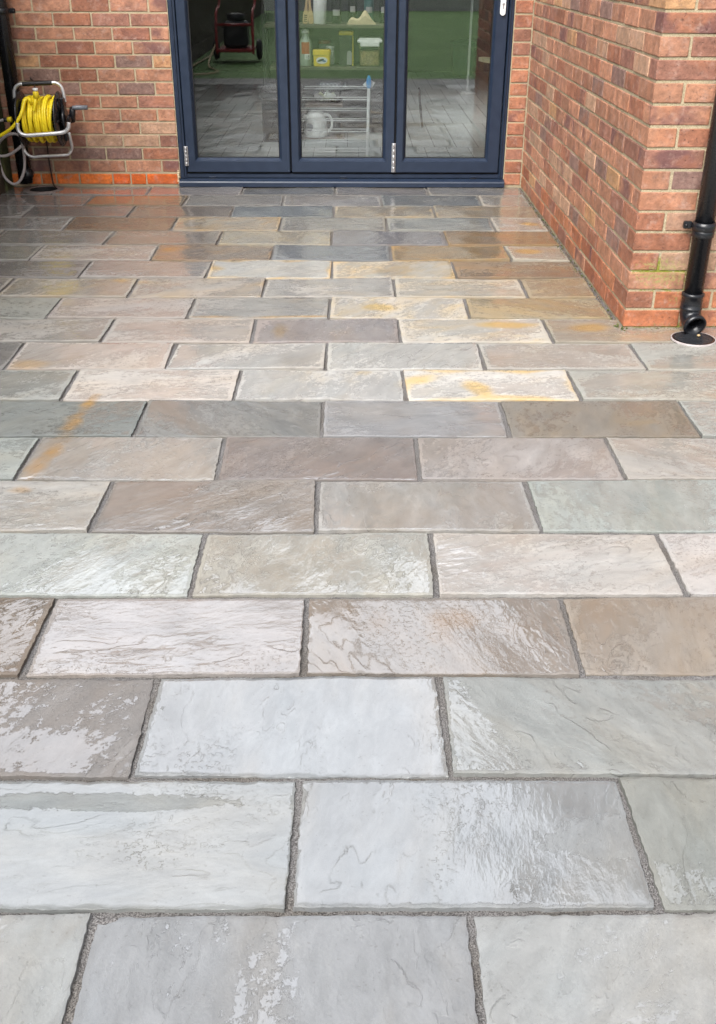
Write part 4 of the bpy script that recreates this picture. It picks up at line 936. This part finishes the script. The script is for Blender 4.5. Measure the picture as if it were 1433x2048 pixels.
b = MB(); pl = [(p.x + .006 + .036 * u, p.z + v) for u, v in ((0, .008), (1, .008), (1, .085), (.85, .098), (.5, .103), (.15, .098), (0, .085))]; b.prism(pl, p.y - .002, p.y - .0002); b.build('label', M['label'], o_)
p = put(740, z2 + .001, YSF + .09); o_ = thing('storage_container', p, 'clear plastic container of beige food with a white clip lid', 'container')
b = MB(); b.box((p.x - .075, p.y - .06, p.z), (p.x + .075, p.y + .09, p.z + .158), .008); b.build('body', M['clear'], o_)
b = MB(); b.box((p.x - .070, p.y - .055, p.z + .004), (p.x + .070, p.y + .085, p.z + .105), .006); b.build('contents', M['beige'], o_)
b = MB(); b.box((p.x - .092, p.y - .075, p.z + .160), (p.x + .092, p.y + .105, p.z + .182), .006); b.box((p.x - .07, p.y - .079, p.z + .135), (p.x + .07, p.y - .062, p.z + .168), .004); b.box((p.x - .08, p.y - .07, p.z + .182), (p.x + .08, p.y + .10, p.z + .192), .004); b.build('lid', M['white'], o_)
# lower shelves
p = put(655, z3 + .001, YSF + .1); b = MB()
for k in range(3):
    b.box((p.x - .095 + .004 * k, p.y - .05, p.z + .002 + k * .028), (p.x + .06 - .006 * k, p.y + .08, p.z + .029 + k * .028), .012, 0)
q = at(658, 190, YSF + .1); 
cl = thing('snack_bag', (p.x, p.y, p.z), 'clear bag with yellow and white packets on the upper taupe shelf', 'bag'); b = MB()
for k in range(9):
    M_ = Matrix.Translation((p.x - .05 + random.uniform(-.05, .09), p.y - .02 + random.uniform(-.02, .05), p.z + .03 + random.uniform(0, .035))) @ Matrix.Rotation(random.uniform(-.8, .8), 4, 'Y') @ Matrix.Rotation(random.uniform(-.8, .8), 4, 'X')
    b.box((-.035, -.008, -.014), (.035, .008, .014), .005, k % 3, M_)
b.build('packet', [M['board'], M['paper'], M['label']], cl)
b = MB(); b.lathe([(.06, .004), (.095, .02), (.10, .06), (.07, .085), (.03, .095)], Matrix.Translation((p.x, p.y, p.z)) @ Matrix.Diagonal((1, .6, 1, 1)), 18); b.build('bag', M['clear'], cl)
t = NT('checked_towel'); pc = t.n('ShaderNodeTexCoord').outputs['Object']; ck_ = t.n('ShaderNodeTexChecker', {'Scale': 70, 'Color1': (.6, .62, .62, 1), 'Color2': (.16, .20, .26, 1)}); t.put(ck_, 'Vector', pc)
t.bsdf(Base_Color=ck_.outputs[0], Roughness=.9); M['check'] = t.m
q = at(664, 172, YSF + .16); b = MB()
for k in range(2): b.box((q.x - .098 + .01 * k, YSF + .12, q.z - .010 + k * .017), (q.x + .088 - .02 * k, YSF + .26, q.z + .006 + k * .017), .007, 0, None, .004)
b.box((q.x + .093, YSF + .12, q.z - .01), (q.x + .112, YSF + .26, q.z + .02), .008)
bb = thing('kitchen_basket', (q.x, YSF + .2, z3), 'dark wire basket holding a checked tea towel on the upper taupe shelf', 'basket')
tw_ = b.build('folded_towel', M['check']); tag(tw_, 'folded blue and white checked towel behind the clothes airer', 'towel')
b = MB()
for k in range(5): b.tube([(q.x - .12 + .06 * k, YSF + .115, z3 + .002), (q.x - .12 + .06 * k, YSF + .115, q.z - .012)], .002, 6)
for zz in (z3 + .03, q.z - .013): b.tube([(q.x - .12, YSF + .115, zz), (q.x + .12, YSF + .115, zz), (q.x + .12, YSF + .27, zz), (q.x - .12, YSF + .27, zz)], .0022, 6, closed=True)
b.box((q.x - .12, YSF + .115, q.z - .0135), (q.x + .12, YSF + .27, q.z - .0115)); b.build('wire', M['dark'], bb)
# kettle
p = put(630, z4 + .001, YSF + .06); kt = thing('kettle', p, 'white electric kettle with a round gauge on the lowest shelf', 'kettle'); T = Matrix.Translation(p)
b = MB(); b.lathe([(.088, 0), (.094, .006), (.092, .03), (.084, .10), (.070, .15), (.058, .172), (.03, .180), (.0005, .182)], T, 32); b.tube([p + Vector((-.06, -.02, .13)), p + Vector((-.088, -.03, .15))], [.028, .012], 12); b.build('body', M['white'], kt)
b = MB(); b.tube(smooth_path([p + Vector(v) for v in ((.06, 0, .155), (.10, 0, .15), (.122, 0, .11), (.118, 0, .06), (.09, 0, .03))], 6), .010, 10); b.build('handle', M['white'], kt)
b = MB(); b.lathe([(.0005, .0), (.024, .0), (.027, -.004), (.027, -.008), (.022, -.010)], Matrix.Translation(p + Vector((-.045, -.080, .075))) @ Matrix.Rotation(R(-90), 4, 'X'), 24); b.build('gauge', M['greyplastic'], kt)
# clothes airer
YA = .42; ca = thing('clothes_airer', (at(738, 312, YA).x, YA, FZ), 'white wire clothes airer with a blue cap standing just inside the glass', 'clothes airer')
b = MB(); ptop = at(738.5, 168, YA); b.tube([(at(735, 308, YA).x, YA, FZ), (ptop.x, YA, ptop.z)], .0105, 12); b.build('post', M['white_metal'], ca)
b = MB(); b.tube([(ptop.x, YA, at(738, 177, YA).z), (ptop.x, YA, at(738, 172, YA).z), (ptop.x, YA, at(738, 158, YA).z), (ptop.x, YA, at(738, 151, YA).z)], [.010, .017, .016, .007], 12); b.build('cap', M['blue'], ca)
b = MB(); xk = ptop.x; b.prism([(xk - .04, ptop.z - .01), (xk, ptop.z + .03), (xk + .04, ptop.z + .005), (xk + .02, ptop.z - .03)], YA + .03, YA + .036); b.build('hinge_plate', M['white'], ca)
for (yy, x0) in ((173.5, 622), (177.5, 620), (194.5, 617), (199, 615.5), (216.5, 604), (220.5, 603), (237.5, 604), (241, 603), (258, 605), (263, 604), (278.5, 605), (283, 604), (297.5, 606), (303, 606)):
    a, c = at(x0 - 12, yy, YA), at(738, yy, YA); b = MB(); b.tube([(a.x, YA, a.z), (c.x, YA, c.z)], .0031, 6); b.build('rail', M['white_metal'], ca)
xa = at(592, 300, YA + .02).x; b = MB(); b.tube([(xa, YA, FZ), (xa + .02, YA, at(606, 168, YA).z)], .009, 10); b.build('post', M['white_metal'], ca)
for zz in (238, 200):
    pass
# right pane: ironing board, pole, bin, stick
ib = thing('ironing_board', at(985, 125, .7), 'pale green ironing board with its rounded tip behind the right-hand pane', 'ironing board')
q = at(958, 118, .75); b = MB(); pl = [(0, 0), (.03, .035), (.08, .06), (.16, .075), (1.1, .08), (1.1, -.08), (.16, -.075), (.08, -.06), (.03, -.035)]
n = len(pl); b.add([(q.x + u, .75 + v * 1.6, q.z - .1 * u + 0.012) for u, v in pl] + [(q.x + u, .75 + v * 1.6, q.z - .1 * u - .012) for u, v in pl], [tuple(range(n)), tuple(reversed(range(n, 2 * n)))] + [(i, i + n, (i + 1) % n + n, (i + 1) % n) for i in range(n)]); b.build('board', M['board'], ib)
b = MB(); b.tube([(q.x + .25, .68, FZ), (q.x + .75, .82, q.z - .09)], .010, 8); b.build('leg', M['steel'], ib); b = MB(); b.tube([(q.x + .75, .68, FZ), (q.x + .25, .82, q.z - .04)], .010, 8); b.build('leg', M['steel'], ib)
q = ground(935, 188, FZ); b = MB(); b.tube([(q.x, q.y, FZ), (q.x + .01, q.y, 1.9)], .012, 10); b.lathe([(.09, FZ), (.09, FZ + .012), (.02, FZ + .03)], Matrix.Translation((q.x, q.y, 0)), 20)
tag(b.build('lamp_pole', M['white_metal']), 'thin pale upright pole behind the right-hand pane', 'pole')
q = ground(925, 150, FZ); o_ = thing('laundry_bin', (q.x, q.y, FZ), 'dark teal bin standing in the shade behind the right-hand pane', 'bin')
b = MB(); b.lathe([(.11, FZ), (.14, FZ + .33)], Matrix.Translation((q.x, q.y, 0)), 24); b.build('body', M['teal'], o_); b = MB(); b.lathe([(.146, FZ + .33), (.146, FZ + .35), (.05, FZ + .38)], Matrix.Translation((q.x, q.y, 0)), 24); b.build('lid', M['teal'], o_)
q = ground(845, 257, FZ); b = MB(); b.tube([(q.x, q.y, FZ + .008), (q.x - .03, q.y + .10, .34)], .009, 8)
tag(b.build('walking_stick', M['dark']), 'thin dark stick standing on the pale indoor floor', 'stick')

# ------------------------------------------------------------------ garden behind the photographer, seen only in the glass
pw = thing('pressure_washer', (-1.5, -8.4, 0), 'red tube-framed petrol pressure washer on the lawn, mirrored in the left pane', 'pressure washer')
b = MB()
for s_ in (-.24, .24): b.tube(smooth_path([(-1.5 + s_, -8.1, .10), (-1.5 + s_, -8.15, .45), (-1.5 + s_, -8.3, .62), (-1.5 + s_, -8.6, .66), (-1.5 + s_, -8.8, .95)], 6), .018, 8)
b.tube([(-1.74, -8.8, .95), (-1.26, -8.8, .95)], .018, 8); b.tube([(-1.74, -8.15, .45), (-1.26, -8.15, .45)], .018, 8); b.box((-1.74, -8.7, .12), (-1.26, -8.1, .16), .01); b.build('frame', M['red'], pw)
b = MB(); b.box((-1.66, -8.6, .17), (-1.34, -8.25, .48), .03); b.lathe([(.09, .48), (.12, .50), (.12, .56), (.05, .58)], Matrix.Translation((-1.5, -8.42, 0)), 20); b.build('engine', M['dark'], pw)
for s_ in (-.29, .29):
    b = MB(); b.lathe([(.03, -.03), (.10, -.035), (.13, -.02), (.13, .02), (.10, .035), (.03, .03)], xaxis(-1.5 + s_, -8.5, .13), 24); b.build('wheel', M['rubber'], pw)
b = MB(); b.tube(smooth_path([(-1.75, -8.3, .25), (-1.8, -7.6, .02), (-1.6, -6.9, .0), (-1.9, -6.6, 0), (-2.0, -7.6, 0), (-1.95, -9.5, 0), (-2.0, -12, 0)], 8), .012, 8)
tag(b.build('pressure_hose', M['cream']), 'pale hose lying in a loop on the lawn beside the red washer', 'hose')
b = MB(); b.box((-2.2, -22.6, -.05), (6, -22.2, .28), .01); tag(b.build('garden_wall', M['concrete']), 'low pale concrete wall across the far end of the lawn', 'wall')
b = MB(); x = -2.2
while x < 6: b.box((x, -23.6 + jit(.01), -.05), (x + .14, -23.56, 1.8), .004); x += .15
tag(b.build('garden_fence', M['fencewood']), 'brown boarded fence beyond the low wall at the end of the lawn', 'fence')
